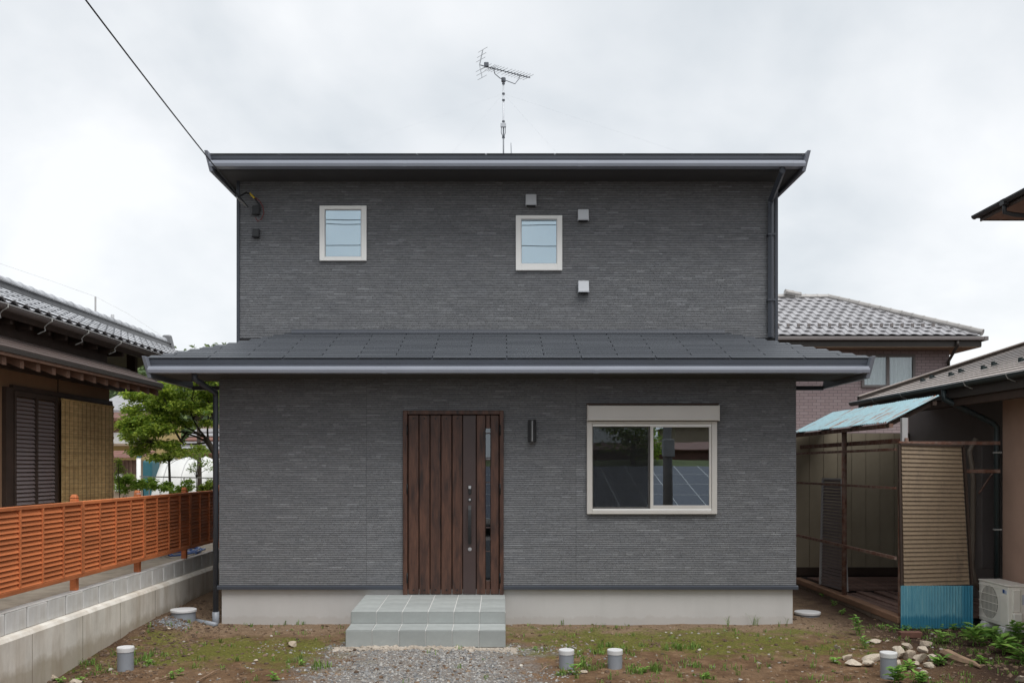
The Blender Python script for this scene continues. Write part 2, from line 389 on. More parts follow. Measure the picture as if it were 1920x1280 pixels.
def mat_teal():
    m, n, l, p = new_mat('turquoise_sheet')
    t = n.new('ShaderNodeTexCoord'); sp = n.new('ShaderNodeSeparateXYZ'); l.new(t.outputs['Object'], sp.inputs[0])
    g = noise(n, l, 5, 6, 0.7, (3, 1, 0.5))
    c = ramp(n, l, g, [(0.3, (0.10, 0.30, 0.40)), (0.55, (0.16, 0.39, 0.47)), (0.8, (0.26, 0.46, 0.52))])
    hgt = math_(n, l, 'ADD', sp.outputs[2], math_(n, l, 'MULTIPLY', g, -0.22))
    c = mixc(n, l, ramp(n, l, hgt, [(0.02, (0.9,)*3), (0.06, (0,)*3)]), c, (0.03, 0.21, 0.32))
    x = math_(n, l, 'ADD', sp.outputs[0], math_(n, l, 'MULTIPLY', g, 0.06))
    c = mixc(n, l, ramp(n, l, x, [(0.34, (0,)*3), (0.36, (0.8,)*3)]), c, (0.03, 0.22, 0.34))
    d = noise(n, l, 20, 6, 0.75); c = mixc(n, l, ramp(n, l, d, [(0.62, (0,)*3), (0.72, (0.7,)*3)]), c, (0.10, 0.09, 0.075))
    l.new(c, p.inputs['Base Color']); p.inputs['Roughness'].default_value = 0.6
    return m
M['bluewall'] = mat_teal()
M['frame'] = plain('cream_frame', (0.86, 0.855, 0.83), 0.45, 0.03, 2)
M['frame2'] = plain('beige_frame', (0.58, 0.555, 0.52), 0.42, 0.03, 2)
M['glass_up'] = mat_glass('upper_window_glass', 0.50, (0.80, 0.92, 0.98), (0.55, 0.66, 0.7))
M['glass'] = mat_glass('window_glass', 0.28, (0.82, 0.92, 1.0), (0.35, 0.38, 0.38))
M['glass_door'] = mat_glass('door_glass', 0.16, (0.85, 0.92, 1.0), (0.3, 0.33, 0.34))
M['screen'] = mat_screen()
M['glass_clear'] = mat_glass('clear_glass', 0.12, (0.9, 0.95, 1.0), (0.85, 0.88, 0.88))
M['room'] = plain('room_wall', (0.34, 0.33, 0.31), 0.9)
M['curtain'] = plain('curtain_cloth', (0.62, 0.64, 0.63), 0.9, 0.1, 8, stretch=(6, 6, 0.4))
M['doorpanel'] = plain('brown_metal', (0.058, 0.036, 0.033), 0.42, 0.08, 4)
M['black'] = plain('black_metal', (0.012, 0.012, 0.013), 0.5, 0.1, 4)
M['lampgrey'] = plain('lamp_metal', (0.045, 0.047, 0.05), 0.35, 0.1, 4)
M['blackmat'] = plain('black_plastic', (0.022, 0.023, 0.025), 0.55, 0.1, 4)
M['chrome'] = plain('brushed_steel', (0.62, 0.62, 0.62), 0.3, 0.05, 4, metal=0.9)
M['vent'] = plain('vent_aluminium', (0.58, 0.60, 0.63), 0.5, 0.04, 3)
M['tile'] = plain('porch_tile', (0.315, 0.335, 0.325), 0.7, 0.10, 5, rnd=0.09, bmp=0.1)
M['grout'] = plain('pale_grout', (0.56, 0.56, 0.54), 0.9, 0.05, 8)
M['rubble'] = mat_concrete('rough_mortar', (0.42, 0.37, 0.31), (0.18, 0.14, 0.105), 0.6, False)
M['pvc'] = plain('grey_pipe_plastic', (0.245, 0.265, 0.295), 0.45, 0.08, 5)
M['cap'] = plain('white_cap_plastic', (0.60, 0.60, 0.60), 0.5, 0.06, 8)
M['base'] = mat_concrete('retaining_concrete', (0.74, 0.705, 0.64), (0.38, 0.30, 0.21), 0.62, True, (0.30, 0.24, 0.15))
M['block'] = mat_concrete('concrete_block', (0.68, 0.675, 0.66), (0.38, 0.335, 0.27), 0.6, True)
M['yardcon'] = mat_concrete('yard_concrete', (0.34, 0.30, 0.245), (0.13, 0.115, 0.09), 0.6, False)
M['fence'] = plain('orange_stain', (0.56, 0.175, 0.062), 0.6, 0.22, 5, bmp=0.2, bscale=30, rnd=0.2, stretch=(1, 0.4, 3))
M['brownwall'] = plain('brown_plaster', (0.29, 0.175, 0.10), 0.9, 0.12, 2, bmp=0.1)
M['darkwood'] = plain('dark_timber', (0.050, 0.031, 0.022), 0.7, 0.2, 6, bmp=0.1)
M['rafter'] = plain('rafter_timber', (0.20, 0.115, 0.08), 0.75, 0.2, 9)
M['shutter'] = plain('brown_aluminium', (0.21, 0.17, 0.165), 0.45, 0.08, 3)
M['pent'] = plain('brown_sheet_roof', (0.115, 0.085, 0.075), 0.45, 0.15, 3)
M['blind'] = mat_blind()
M['kawara'] = plain('silver_clay_tile', (0.40, 0.41, 0.43), 0.25, 0.25, 5, rnd=0.25)
M['kawara_dk'] = plain('ridge_clay_tile', (0.175, 0.178, 0.185), 0.38, 0.2, 6, rnd=0.2)
M['kawara2'] = plain('grey_violet_tile', (0.29, 0.285, 0.295), 0.35, 0.2, 5, rnd=0.14)
M['galv'] = plain('galvanised_bracket', (0.42, 0.42, 0.40), 0.45, 0.1, 5)
M['hose'] = plain('blue_hose', (0.045, 0.105, 0.30), 0.4, 0.15, 8)
M['brick'] = mat_brick()
M['salmon'] = plain('salmon_render', (0.47, 0.305, 0.23), 0.92, 0.08, 2.5, bmp=0.2)
M['tanroof'] = plain('tan_metal_roof', (0.42, 0.365, 0.33), 0.5, 0.12, 3, rnd=0.06)
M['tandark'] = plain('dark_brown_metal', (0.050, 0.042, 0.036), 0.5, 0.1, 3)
M['greengut'] = plain('dark_green_gutter', (0.028, 0.042, 0.044), 0.4, 0.1, 3)
M['rust'] = mat_rust('rusty_steel', (0.27, 0.19, 0.155), (0.15, 0.06, 0.034), 0.35, 0.6, 9)
M['bluesheet'] = mat_rust('blue_roof_sheet', (0.31, 0.48, 0.53), (0.28, 0.12, 0.065), 0.54, 0.62, 2.4, (0.55, 2.6, 0.55), 0.5)
M['amado'] = mat_rust('bronze_panel', (0.255, 0.185, 0.118), (0.15, 0.105, 0.07), 0.5, 0.75, 3, (1.6, 1, 0.35), 0.5)
M['board'] = plain('beige_wall_board', (0.32, 0.275, 0.20), 0.85, 0.12, 2, rnd=0.06)
M['deck'] = plain('weathered_deck', (0.19, 0.115, 0.092), 0.8, 0.3, 5, rnd=0.25, stretch=(5, 1, 1), bmp=0.15)
M['sill'] = plain('worn_sill_timber', (0.27, 0.15, 0.09), 0.8, 0.3, 6, stretch=(1, 0.3, 1), bmp=0.2)
M['veranda'] = mat_concrete('old_footing', (0.24, 0.185, 0.14), (0.12, 0.088, 0.062), 0.7, True)
M['acwhite'] = plain('ivory_casing', (0.84, 0.80, 0.72), 0.5, 0.06, 4)
M['acgrey'] = plain('fan_grey', (0.34, 0.32, 0.28), 0.7, 0.1, 4)
M['logo'] = plain('blue_print', (0.02, 0.065, 0.26), 0.5, 0.02)
M['logo2'] = plain('pale_print', (0.50, 0.56, 0.70), 0.5, 0.02)
M['alu'] = plain('aluminium', (0.45, 0.45, 0.45), 0.4, 0.06, 4)
M['duct'] = plain('duct_cover', (0.20, 0.165, 0.13), 0.6, 0.1, 5)
M['greybox'] = plain('grey_box', (0.17, 0.15, 0.145), 0.6, 0.08, 3)
M['stone'] = mat_stone('field_stone', [(0, (0.40, 0.33, 0.25)), (0.5, (0.55, 0.48, 0.39)), (1, (0.33, 0.27, 0.21))], 7)
M['gravel'] = mat_stone('crushed_stone', [(0, (0.13, 0.135, 0.14)), (0.4, (0.24, 0.24, 0.24)), (0.8, (0.36, 0.35, 0.33)), (1, (0.42, 0.405, 0.38))], 20)
M['pebble'] = mat_stone('yard_pebble', [(0, (0.10, 0.062, 0.036)), (0.5, (0.17, 0.112, 0.068)), (0.85, (0.26, 0.19, 0.125)), (0.96, (0.30, 0.29, 0.28)), (1, (0.50, 0.46, 0.40))], 20)
M['soilclod'] = mat_stone('soil_clod', [(0, (0.075, 0.047, 0.029)), (0.6, (0.125, 0.080, 0.050)), (1, (0.20, 0.135, 0.088))], 20)
M['logwood'] = plain('rotten_wood', (0.25, 0.165, 0.105), 0.9, 0.35, 5, stretch=(1, 1, 1), bmp=0.5, bscale=25)
M['brickred'] = plain('old_brick', (0.15, 0.07, 0.05), 0.9, 0.2, 10, bmp=0.2)
M['grass'] = mat_leaf('grass_blades', (0.09, 0.165, 0.03), (0.24, 0.38, 0.08))
M['weed'] = mat_leaf('weed_leaf', (0.11, 0.25, 0.045), (0.30, 0.50, 0.10))
M['maple'] = mat_leaf('maple_leaf', (0.09, 0.175, 0.022), (0.50, 0.60, 0.09), 0.5)
M['shrub'] = mat_leaf('shrub_leaf', (0.20, 0.36, 0.05), (0.48, 0.60, 0.12), 0.5)
M['wood'] = mat_leaf('hill_leaf', (0.06, 0.10, 0.04), (0.19, 0.25, 0.09), 0.3)
M['bark'] = plain('bark', (0.060, 0.046, 0.036), 0.9, 0.3, 14, bmp=0.4)
M['hill'] = plain('hill_green', (0.05, 0.075, 0.03), 0.95, 0.3, 0.3)
M['yellow'] = plain('yellow_render', (0.42, 0.32, 0.14), 0.9, 0.08)
M['tanhouse'] = plain('tan_render', (0.34, 0.26, 0.19), 0.9, 0.1)
M['redbrown'] = plain('red_brown_roof', (0.17, 0.075, 0.055), 0.7, 0.25, 3, rnd=0.15)
M['vinyl'] = plain('greenhouse_film', (0.58, 0.58, 0.56), 0.45, 0.08, 1.2, bmp=0.25, bscale=5)
M['white'] = plain('white_paint', (0.74, 0.74, 0.72), 0.6, 0.05)
M['teal'] = plain('teal_tank', (0.02, 0.11, 0.14), 0.5, 0.1)
M['rope'] = plain('blue_rope', (0.06, 0.22, 0.33), 0.7, 0.1)
M['wire'] = plain('black_cable', (0.016, 0.016, 0.018), 0.6, 0.05)
M['redwire'] = plain('red_wire', (0.16, 0.03, 0.03), 0.6, 0.05)
M['yelwire'] = plain('yellow_tape', (0.60, 0.42, 0.03), 0.6, 0.05)
M['antenna'] = plain('antenna_aluminium', (0.50, 0.52, 0.55), 0.45, 0.05, metal=0.3)
M['antdark'] = plain('antenna_dark', (0.10, 0.11, 0.13), 0.5, 0.05)
M['pole'] = plain('pole_concrete', (0.32, 0.31, 0.30), 0.85, 0.1)
M['solar'] = plain('solar_cell', (0.03, 0.035, 0.06), 0.25, 0.15, 3)
M['bank'] = plain('bank_grass', (0.11, 0.13, 0.05), 0.95, 0.3, 1.5)
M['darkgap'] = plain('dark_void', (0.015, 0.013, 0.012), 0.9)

rng = random.Random(11)

# ------------------------------------------------------------------ terrain
def sm(t): t = max(0.0, min(1.0, t)); return t*t*(3-2*t)
def gz(x, y):
    z = 0.022*mnoise.noise(Vector((x*0.9, y*0.9, 0.3))) + 0.012*mnoise.noise(Vector((x*3.1, y*3.1, 1.7)))
    if -5.2 < x < 8 and -4.5 < y < 5: z += 0.006*mnoise.noise(Vector((x*11, y*11, 4.1))) + 0.003*mnoise.noise(Vector((x*27, y*27, 9)))
    yl = -0.045 if y < -2.9 else (-0.045 + (y+2.9)/1.9*0.13 if y < -1.0 else min(0.16, 0.085 + (y+1.0)/1.85*0.06))
    z += yl * sm((-3.75 - x)/0.55)
    z += 0.05*sm((x-4.1)/0.5)*sm((-0.6-y)/1.0)*(0.6+0.6*mnoise.noise(Vector((x*2, y*2, 7))))
    if y < -0.2: z -= 0.012*sm((-1.9-y)/1.0)
    if abs(y) < 0.5 and -3.6 < x < 3.7: z *= 0.7
    if y < -14: z -= 0.25*sm((-14-y)/3)
    return z - 0.004
def axis(lo, hi, step, outs):
    a = []; k = int(round((hi-lo)/step))
    for i in range(k+1): a.append(lo + (hi-lo)*i/k)
    return sorted([-o for o in outs if -o < lo] + a + [o for o in outs if o > hi])
xs = axis(-4.7, 8.0, 0.035, [9, 10, 12, 15, 20, 30, 50, 90, 160, 300, 600])
ys = axis(-4.2, 1.2, 0.035, [2, 3, 4, 5, 6.5, 8, 10, 12, 14, 16, 18, 20, 25, 35, 55, 90, 160, 300, 600, 6, 7])
g = MB()
for y in ys:
    for x in xs: g.v.append((x, y, gz(x, y)))
nx = len(xs)
for j in range(len(ys)-1):
    for i in range(nx-1): g.f.append((j*nx+i, j*nx+i+1, (j+1)*nx+i+1, (j+1)*nx+i))
tag(g.build('ground', mat_ground(), smooth=True), kind='structure')
tag(MB().box(-300, 300, -13.6, -4.9, -0.2, -0.012+0.03).build('road', plain('asphalt', (0.05, 0.05, 0.052), 0.9, 0.2, 30, bmp=0.3, bscale=150)), kind='structure')  # unseen road, added in dark asphalt to cut light bounced onto the walls
# the neighbour's paved yard, raised behind the retaining wall
tag(MB().box(-40, -4.585, -9, 26, 0.05, 0.655).build('paved_yard', M['yardcon']), kind='structure')
# far hills
h = MB(); N = 60
for i in range(N+1):
    x = -120 + 110*i/N
    for j, (yy, k) in enumerate(((52, 0), (64, 0.75), (80, 1.0), (110, 1.05))):
        top = 10.5 + 2.5*mnoise.noise(Vector((x*0.05, 3.3, 0))) + 1.2*mnoise.noise(Vector((x*0.2, 8.3, 0))) - 5*sm((x+22)/12)
        h.v.append((x, yy, -0.2 + max(0, top)*k))
for i in range(N):
    for j in range(3): a = i*4+j; h.f.append((a, a+4, a+5, a+1))
tag(h.build('hill', M['hill'], smooth=True), kind='structure')

# ------------------------------------------------------------------ the house
HX0, HX1 = -3.645, 3.765      # side walls
UY = 0.91                     # upper storey front wall
HB = 7.6                      # back wall
house = thing('house', (0, 3.5, 0), 'two-storey house clad in thin dark grey stone-look siding with wooden entrance door', 'house')
X_ = lambda p, Y=0.0: px(p, Y)
Z_ = lambda p, Y=0.0: pz(p, Y)
# openings: x0, x1, z0, z1
door_o = (X_(758), X_(942), 0.36, Z_(770))
win_o = (X_(1104), X_(1340), Z_(960), Z_(762))
w1_o = (X_(602, UY), X_(686, UY), Z_(489, UY), Z_(388, UY))
w2_o = (X_(969, UY), X_(1052, UY), Z_(507, UY), Z_(406, UY))

def holed(mb, u0, u1, z0, z1, holes, d0, d1, axis='x'):
    us = sorted({u0, u1, *[h[0] for h in holes], *[h[1] for h in holes]}); zs = sorted({z0, z1, *[h[2] for h in holes], *[h[3] for h in holes]})
    us = [u for u in us if u0 <= u <= u1]; zs = [z for z in zs if z0 <= z <= z1]
    for a, b in zip(us, us[1:]):
        for c, d in zip(zs, zs[1:]):
            cu, cz = (a+b)/2, (c+d)/2
            if any(h[0] < cu < h[1] and h[2] < cz < h[3] for h in holes): continue
            if axis == 'x': mb.box(a, b, d0, d1, c, d)
            else: mb.box(d0, d1, a, b, c, d)
mb = MB()
holed(mb, HX0, HX1, 0.45, 3.42, [door_o, win_o], 0.0, 0.14)
holed(mb, HX0, HX1, 3.3, 6.02, [w1_o, w2_o], UY, UY+0.14)
mb.box(HX0, HX0+0.14, 0.14, UY, 0.45, 3.3); mb.box(HX1-0.14, HX1, 0.14, UY, 0.45, 3.3)
mb.box(HX0, HX0+0.14, UY+0.14, HB, 0.45, 6.02); mb.box(HX1-0.14, HX1, UY+0.14, HB, 0.45, 6.02)
mb.box(HX0, HX1, HB, HB+0.14, 0.45, 6.02)
mb.build('wall', M['backing'], house)
rm = MB(); rm.box(HX0+0.15, HX1-0.15, 0.15, HB-0.05, 0.3, 0.42); rm.box(HX0+0.15, HX1-0.15, UY+0.15, HB-0.05, 3.0, 3.2); rm.box(HX0+0.15, HX1-0.15, 4.2, 4.3, 0.42, 3.0); rm.box(HX0+0.15, HX1-0.15, 3.6, 3.7, 3.2, 6.0)
rm.build('inner_wall', M['room'], house)

def siding(u0, u1, z0, z1, holes, name, seed, face):
    r = random.Random(seed); mb = MB(); H = 0.0238
    k = int((z1-z0)/H); H = (z1-z0)/k
    for i in range(k):
        za, zb = z0 + i*H + 0.0026, z0 + (i+1)*H - 0.0026
        segs = [(u0, u1)]
        for h in holes:
            if h[2] < (za+zb)/2 < h[3]:
                segs = [q for s in segs for q in ((s[0], min(s[1], h[0])), (max(s[0], h[1]), s[1])) if q[1]-q[0] > 0.01]
        for (a, b) in segs:
            u = a
            while u < b - 1e-6:
                L = r.uniform(0.04, 0.18) if r.random() < 0.85 else r.uniform(0.15, 0.3)
                e = u + L
                if b - e < 0.05: e = b
                d = 0.007 + 0.003*r.random()**1.5; t = r.uniform(-0.001, 0.001)
                ua, ub = u+0.0008, e-0.0008
                p = [(ua, 0, za), (ub, 0, za), (ub, 0, zb), (ua, 0, zb), (ua, d, za+0.001), (ub, d+t, za+0.001), (ub, d+t-0.002, zb-0.001), (ua, d-0.002, zb-0.001)]
                mb.add([face(*q) for q in p], [(4,5,6,7), (0,1,5,4), (2,3,7,6), (1,2,6,5), (3,0,4,7)])
                u = e
    o = mb.build(name, M['siding'], house); o['kind'] = 'stuff'
    return o
fr_lo = lambda u, d, z: (u, -d, z)
fr_up = lambda u, d, z: (u, UY - d, z)
sd_l = lambda u, d, z: (HX0 - d, u, z)
sd_r = lambda u, d, z: (HX1 + d, u, z)
J = [HX0, X_(687), X_(1080), HX1]
for i in range(3): siding(J[i]+(0.0006 if i else 0), J[i+1]-(0.0006 if i < 2 else 0), 0.505, 3.2, [door_o, win_o], 'siding_panel', 21+i, fr_lo)
JU = [HX0, HX1]
for i in range(1): siding(JU[i]+(0.0004 if i else 0), JU[i+1], 3.80, 6.0, [w1_o, w2_o], 'siding_panel', 31+i, fr_up)
siding(0.0, 2.4, 0.505, 3.15, [], 'siding_panel', 41, sd_l); siding(0.0, 2.4, 0.505, 3.15, [], 'siding_panel', 42, sd_r)
siding(UY, 3.4, 3.3, 6.0, [], 'siding_panel', 43, sd_l); siding(UY, 3.4, 3.3, 6.0, [], 'siding_panel', 44, sd_r)
# corner trims, flashing, foundation
for (xa, xb) in ((HX0-0.03, HX0+0.012), (HX1-0.012, HX1+0.03)):
    MB().box(xa, xb, UY-0.024, UY+0.05, 3.55, 6.0).build('corner_trim', M['trim'], house, bevel=0.003)
for (xa, xb) in ((HX0-0.025, door_o[0]-0.002), (door_o[1]+0.002, HX1+0.025)):
    MB().prism([(-0.034, 0.452), (0.0, 0.452), (0.0, 0.503), (-0.010, 0.503), (-0.034, 0.488)], 'x', xa, xb).build('base_flashing', M['trim'], house)
MB().box(HX0+0.02, HX1-0.03, 0.025, HB+0.1, -0.3, 0.449).build('foundation', M['found'], house, bevel=0.004)

# --- roofs
def eave(roof, x0, x1, yE, zS, depth, side_back, endlen, hgt=0.25, gx0=None, gx1=None):
    """front fascia, gutter, soffit and side fascias of one hipped roof; yE,zS = slate edge"""
    # fascia leaning outwards at the top, square to the slope
    MB().prism([(yE+0.010, zS-0.006), (yE+0.05, zS-0.006), (yE+0.065, zS-0.186), (yE+0.03, zS-0.186)], 'x', x0+0.035, x1-0.035).build('fascia', M['fascia'], roof)
    # moulded box gutter
    gz0 = zS-0.110; y = yE+0.02
    pr = [(y, gz0), (y-0.098, gz0+0.002), (y-0.106, gz0-0.002), (y-0.113, gz0-0.040), (y-0.112, gz0-0.044), (y-0.103, gz0-0.078), (y, gz0-0.080)]
    gu = MB().prism(pr, 'x', x0+0.06, x1-0.06).build('gutter', M['gutter'], roof, bevel=0.003)
    for jx in (x0+0.62*(x1-x0), x0+0.33*(x1-x0), x1-0.19):
        MB().prism([(u-0.002 if u < y-0.01 else u, w-0.002) for (u, w) in pr], 'x', jx-0.03, jx+0.03).build('gutter_joint', M['gutter'], gu if False else roof)
    for s, xe in ((-1, x0), (1, x1)):
        # side fascia: leans outwards at its top, runs back along the level side eave
        ztop, zbot = zS+0.014, zS-hgt
        p = []
        for z, lean, yf in ((zbot, 0.055, 0.05), (ztop, 0.0, 0.0)):
            a, b = xe - s*lean, xe - s*(lean+0.045)
            xa, xb = (a, b) if a < b else (b, a)
            p += [(xa, yE-0.115+yf, z), (xb, yE-0.115+yf, z), (xb, side_back, z), (xa, side_back, z)]
        MB().hexa(p).build('side_fascia', M['fascia'], roof, bevel=0.004)
LRX0, LRX1, LRY, LRZ, LP = -4.385, 4.525, -0.58, 3.354, 0.343
lroof = MB().build if False else None
def roof_part(name, pts_list, t, m):
    q = MB()
    for pts in pts_list: q.slab(pts, t)
    return q.build(name, m, house)
def lz(y): return LRZ + LP*(y-LRY)
HL = LRX0 + (UY-LRY); HR = LRX1 - (UY-LRY)
lower = roof_part('lower_roof', [[(LRX0, LRY, LRZ-0.012), (LRX1, LRY, LRZ-0.012), (HR, UY-0.002, lz(UY)-0.012), (HL, UY-0.002, lz(UY)-0.012)],
    [(LRX0, LRY, LRZ-0.014), (HL, UY-0.002, lz(UY)-0.014), (HX0-0.02, UY+0.06, LRZ+LP*(HX0-LRX0)-0.014), (LRX0, UY+0.06, LRZ-0.014)],
    [(LRX1, LRY, LRZ-0.014), (LRX1, UY+0.06, LRZ-0.014), (HX1+0.02, UY+0.06, LRZ+LP*(LRX1-HX1)-0.014), (HR, UY-0.002, lz(UY)-0.014)]], 0.05, M['trim'])
eave(lower, LRX0, LRX1, LRY, LRZ, 0, UY+0.06, 0)
# front slope slates: ten courses, butt joints staggered, ends stepped along the hips
rows = 12; dy = (UY-LRY-0.02)/rows; ang = math.atan(LP)
SW = 0.915
def slate_mesh(L):
    q = MB(); d = (dy+0.02)/math.cos(ang)
    q.box(0, L, 0, d, 0, 0.0065); return q.mesh('slate', M['slate'])
full_slate = slate_mesh(SW-0.011)
for i in range(rows):
    y0 = LRY - 0.012 + i*dy
    a, b = LRX0 + 0.025 + i*dy*1.0, LRX1 - 0.025 - i*dy*1.0
    x = a - (0.30 + (SW/2 if i % 2 else 0) + 0.11*i) % SW
    x = math.floor((a-0.37*(i % 2)*0-(SW/2)*(i % 2))/SW)*SW + (SW/2)*(i % 2) + 0.05
    while x + SW < a: x += SW
    while x < b:
        xa, xb = max(x, a), min(x+SW, b)
        if xb - xa > 0.03:
            m = full_slate if xb-xa > SW-0.001 else slate_mesh(xb-xa-0.011)
            jit = rng.uniform(-0.002, 0.002)
            inst('slate', m, lower, (xa+0.004, y0+jit, lz(y0)+0.004), (ang-0.028, 0, 0))
        x += SW
# side slope slates
for s, xe in ((-1, LRX0), (1, LRX1)):
    for i in range(4):
        xr = xe - s*i*dy*1.1; yb = UY+0.05; ya = LRY + i*dy*1.1 + 0.03
        q = MB(); d = dy*1.1+0.02; z0 = LRZ+LP*i*dy*1.1
        q.hexa([(xr, ya, z0), (xr-s*d, ya+d*0.9, z0+LP*d), (xr-s*d, yb, z0+LP*d), (xr, yb, z0), (xr, ya, z0+0.008), (xr-s*d, ya+d*0.9, z0+LP*d+0.008), (xr-s*d, yb, z0+LP*d+0.008), (xr, yb, z0+0.008)])
        q.build('side_slate', M['slate'], lower)
MB().prism([(UY-0.06, lz(UY-0.06)+0.012), (UY-0.001, lz(UY)+0.014), (UY-0.001, lz(UY)+0.05), (UY-0.02, lz(UY)+0.05), (UY-0.062, lz(UY-0.06)+0.018)], 'x', HL-0.02, HR+0.02).build('wall_flashing', M['trim'], lower)
MB().box(LRX0+0.1, LRX1-0.1, LRY+0.066, -0.013, 3.162, 3.177).build('soffit', M['soffit'], lower)
for xa, xb in ((LRX0+0.1, HX0-0.005), (HX1+0.005, LRX1-0.1)):
    so = MB().box(xa, xb, -0.0125, 0.45, 3.162, 3.177).build('soffit', M['soffit'], lower)
    MB().box(xa, xb, UY-0.02, UY+0.055, 3.085, 3.14).build('end_beam', M['trim'], lower, bevel=0.003)

URX0, URX1, URY, URZ, UP = -3.915, 4.035, 0.34, 6.155, 0.25
ud = (HB+0.4-URY)/2
upper = roof_part('upper_roof', [[(URX0, URY, URZ-0.012), (URX1, URY, URZ-0.012), (URX1-ud, URY+ud, URZ+UP*ud), (URX0+ud, URY+ud, URZ+UP*ud)],
    [(URX0, URY, URZ-0.014), (URX0+ud, URY+ud, URZ+UP*ud), (URX0, URY+2*ud, URZ-0.014)],
    [(URX1, URY, URZ-0.014), (URX1, URY+2*ud, URZ-0.014), (URX1-ud, URY+ud, URZ+UP*ud)],
    [(URX0, URY+2*ud, URZ-0.012), (URX0+ud, URY+ud, URZ+UP*ud), (URX1-ud, URY+ud, URZ+UP*ud), (URX1, URY+2*ud, URZ-0.012)]], 0.05, M['trim'])
eave(upper, URX0, URX1, URY, URZ, 0, URY+2*ud, 0)
um = slate_mesh(SW-0.008)
x = URX0+0.03
while x < URX1-0.05:
    L = min(SW, URX1-0.03-x); mm = um if L > SW-0.001 else slate_mesh(L-0.008)
    inst('slate', mm, upper, (x+0.004, URY-0.014, URZ-0.002), (math.atan(UP)-0.01, 0, 0)); x += SW
so = MB(); so.box(URX0+0.1, URX1-0.1, URY+0.08, UY-0.016, 5.96, 5.985); so.box(URX0+0.1, HX0-0.016, UY-0.016, HB, 5.96, 5.985); so.box(HX1+0.016, URX1-0.1, UY-0.016, HB, 5.96, 5.985)
so.build('soffit', M['soffit'], upper)
for xa, xb in ((URX0+0.09, HX0-0.017), (HX1+0.017, URX1-0.09)):
    MB().box(xa, xb, 1.35, 1.42, 5.885, 5.957).build('eave_bracket', M['trim'], upper)

# --- downpipes
dp = MB(); Yw = UY-0.06; xd = 3.685
dp.tube([(xd, URY-0.03, URZ-0.19), (xd, URY-0.03, URZ-0.24), (xd, Yw, URZ-0.47), (xd, Yw, URZ-0.55), (xd, Yw, 3.80)], 0.043, 4)
for v in range(0): pass
dp.build('downpipe', M['trim'], house, bevel=0.004)
for z in (5.2, 4.3):
    MB().box(xd-0.05, xd+0.05, Yw-0.045, UY-0.012, z, z+0.025).build('pipe_bracket', M['trim'], house)
dp = MB(); xd = HX0-0.055
dp.tube([(LRX0+0.6, LRY+0.02, 3.17), (LRX0+0.6, LRY+0.02, 3.10), (xd, 0.02, 2.98), (xd, 0.02, 2.9), (xd, 0.02, 0.14)], 0.036, 10)
dp.build('downpipe', M['trim'], house, smooth=True)
MB().tube([(xd, 0.02, 0.16), (xd, 0.02, -0.05)], 0.045, 12).build('drain_socket', M['pvc'], house, smooth=True)

# --- small upper windows
def small_window(o, y, curtain_side, bottom_extra):
    x0, x1, z0, z1 = o
    fw = 0.058
    outer = MB(); yf, yb = y-0.045, y+0.03
    outer.box(x0-0.014, x0+fw, yf, yb, z0-0.007, z1+0.007); outer.box(x1-fw, x1+0.014, yf, yb, z0-0.007, z1+0.007)
    outer.box(x0+fw, x1-fw, yf, yb, z1-fw*0.75, z1+0.007); outer.box(x0+fw, x1-fw, yf, yb, z0-0.007, z0+fw*(0.8+bottom_extra))
    w = outer.build('window', M['frame'], house, bevel=0.004)
    ins = MB(); a, b, c, d = x0+fw, x1-fw, z0+fw*(0.8+bottom_extra), z1-fw*0.75
    for q in ((a, a+0.008, c, d), (b-0.008, b, c, d), (a+0.008, b-0.008, c, c+0.008), (a+0.008, b-0.008, d-0.008, d)): ins.box(q[0], q[1], yf+0.012, yb-0.01, q[2], q[3])
    ins.build('gasket', M['alu'], w)
    MB().box(a+0.008, b-0.008, y-0.018, y-0.012, c+0.008, d-0.008).build('pane', M['glass_up'], w)
    # reveal and a bright side board inside
    rv = MB(); rv.box(x0-0.02, x0, y+0.14, y+0.30, z0, z1); rv.build('reveal', M['curtain'], w)
    MB().box(b-0.075, b-0.012, y+0.03, y+0.06, c, d).build('side_board', M['curtain'], w)
    MB().box(x0-0.1, x1+0.1, y+0.5, y+0.52, z0-0.15, z1+0.1).build('roller_blind', M['curtain'], w)
small_window(w1_o, UY, 1, 0.0)
small_window(w2_o, UY, 1, 0.65)

# --- vents and cable hoods on the upper wall
def hood(p0, p1, q0, q1, m, name, depth=0.09):
    x0, x1, z1, z0 = X_(p0, UY), X_(p1, UY), Z_(q0, UY), Z_(q1, UY)
    b = MB().hexa([(x0, UY-depth, z0), (x1, UY-depth, z0), (x1, UY-0.012, z0), (x0, UY-0.012, z0), (x0, UY-depth*0.75, z1), (x1, UY-depth*0.75, z1), (x1, UY-0.012, z1), (x0, UY-0.012, z1)])
    o = b.build(name, m, house, bevel=0.006)
    MB().box(x0-0.004, x1+0.004, UY-depth-0.012, UY-0.012, z0-0.012, z0-0.001).build('drip_edge', m, o)
    MB().box(x0+0.012, x1-0.012, UY-depth+0.012, UY-0.013, z0-0.02, z0-0.0125).build('louvre', M['blackmat'], o)
hood(985.5, 1005.5, 366.5, 386, M['vent'], 'vent_hood'); hood(1083, 1103, 395, 414, M['vent'], 'vent_hood'); hood(1083.5, 1103.5, 528, 548, M['vent'], 'vent_hood')
hood(475, 487.5, 387, 402, M['blackmat'], 'cable_hood', 0.07); hood(475, 487.5, 430, 444.5, M['blackmat'], 'cable_hood', 0.07)

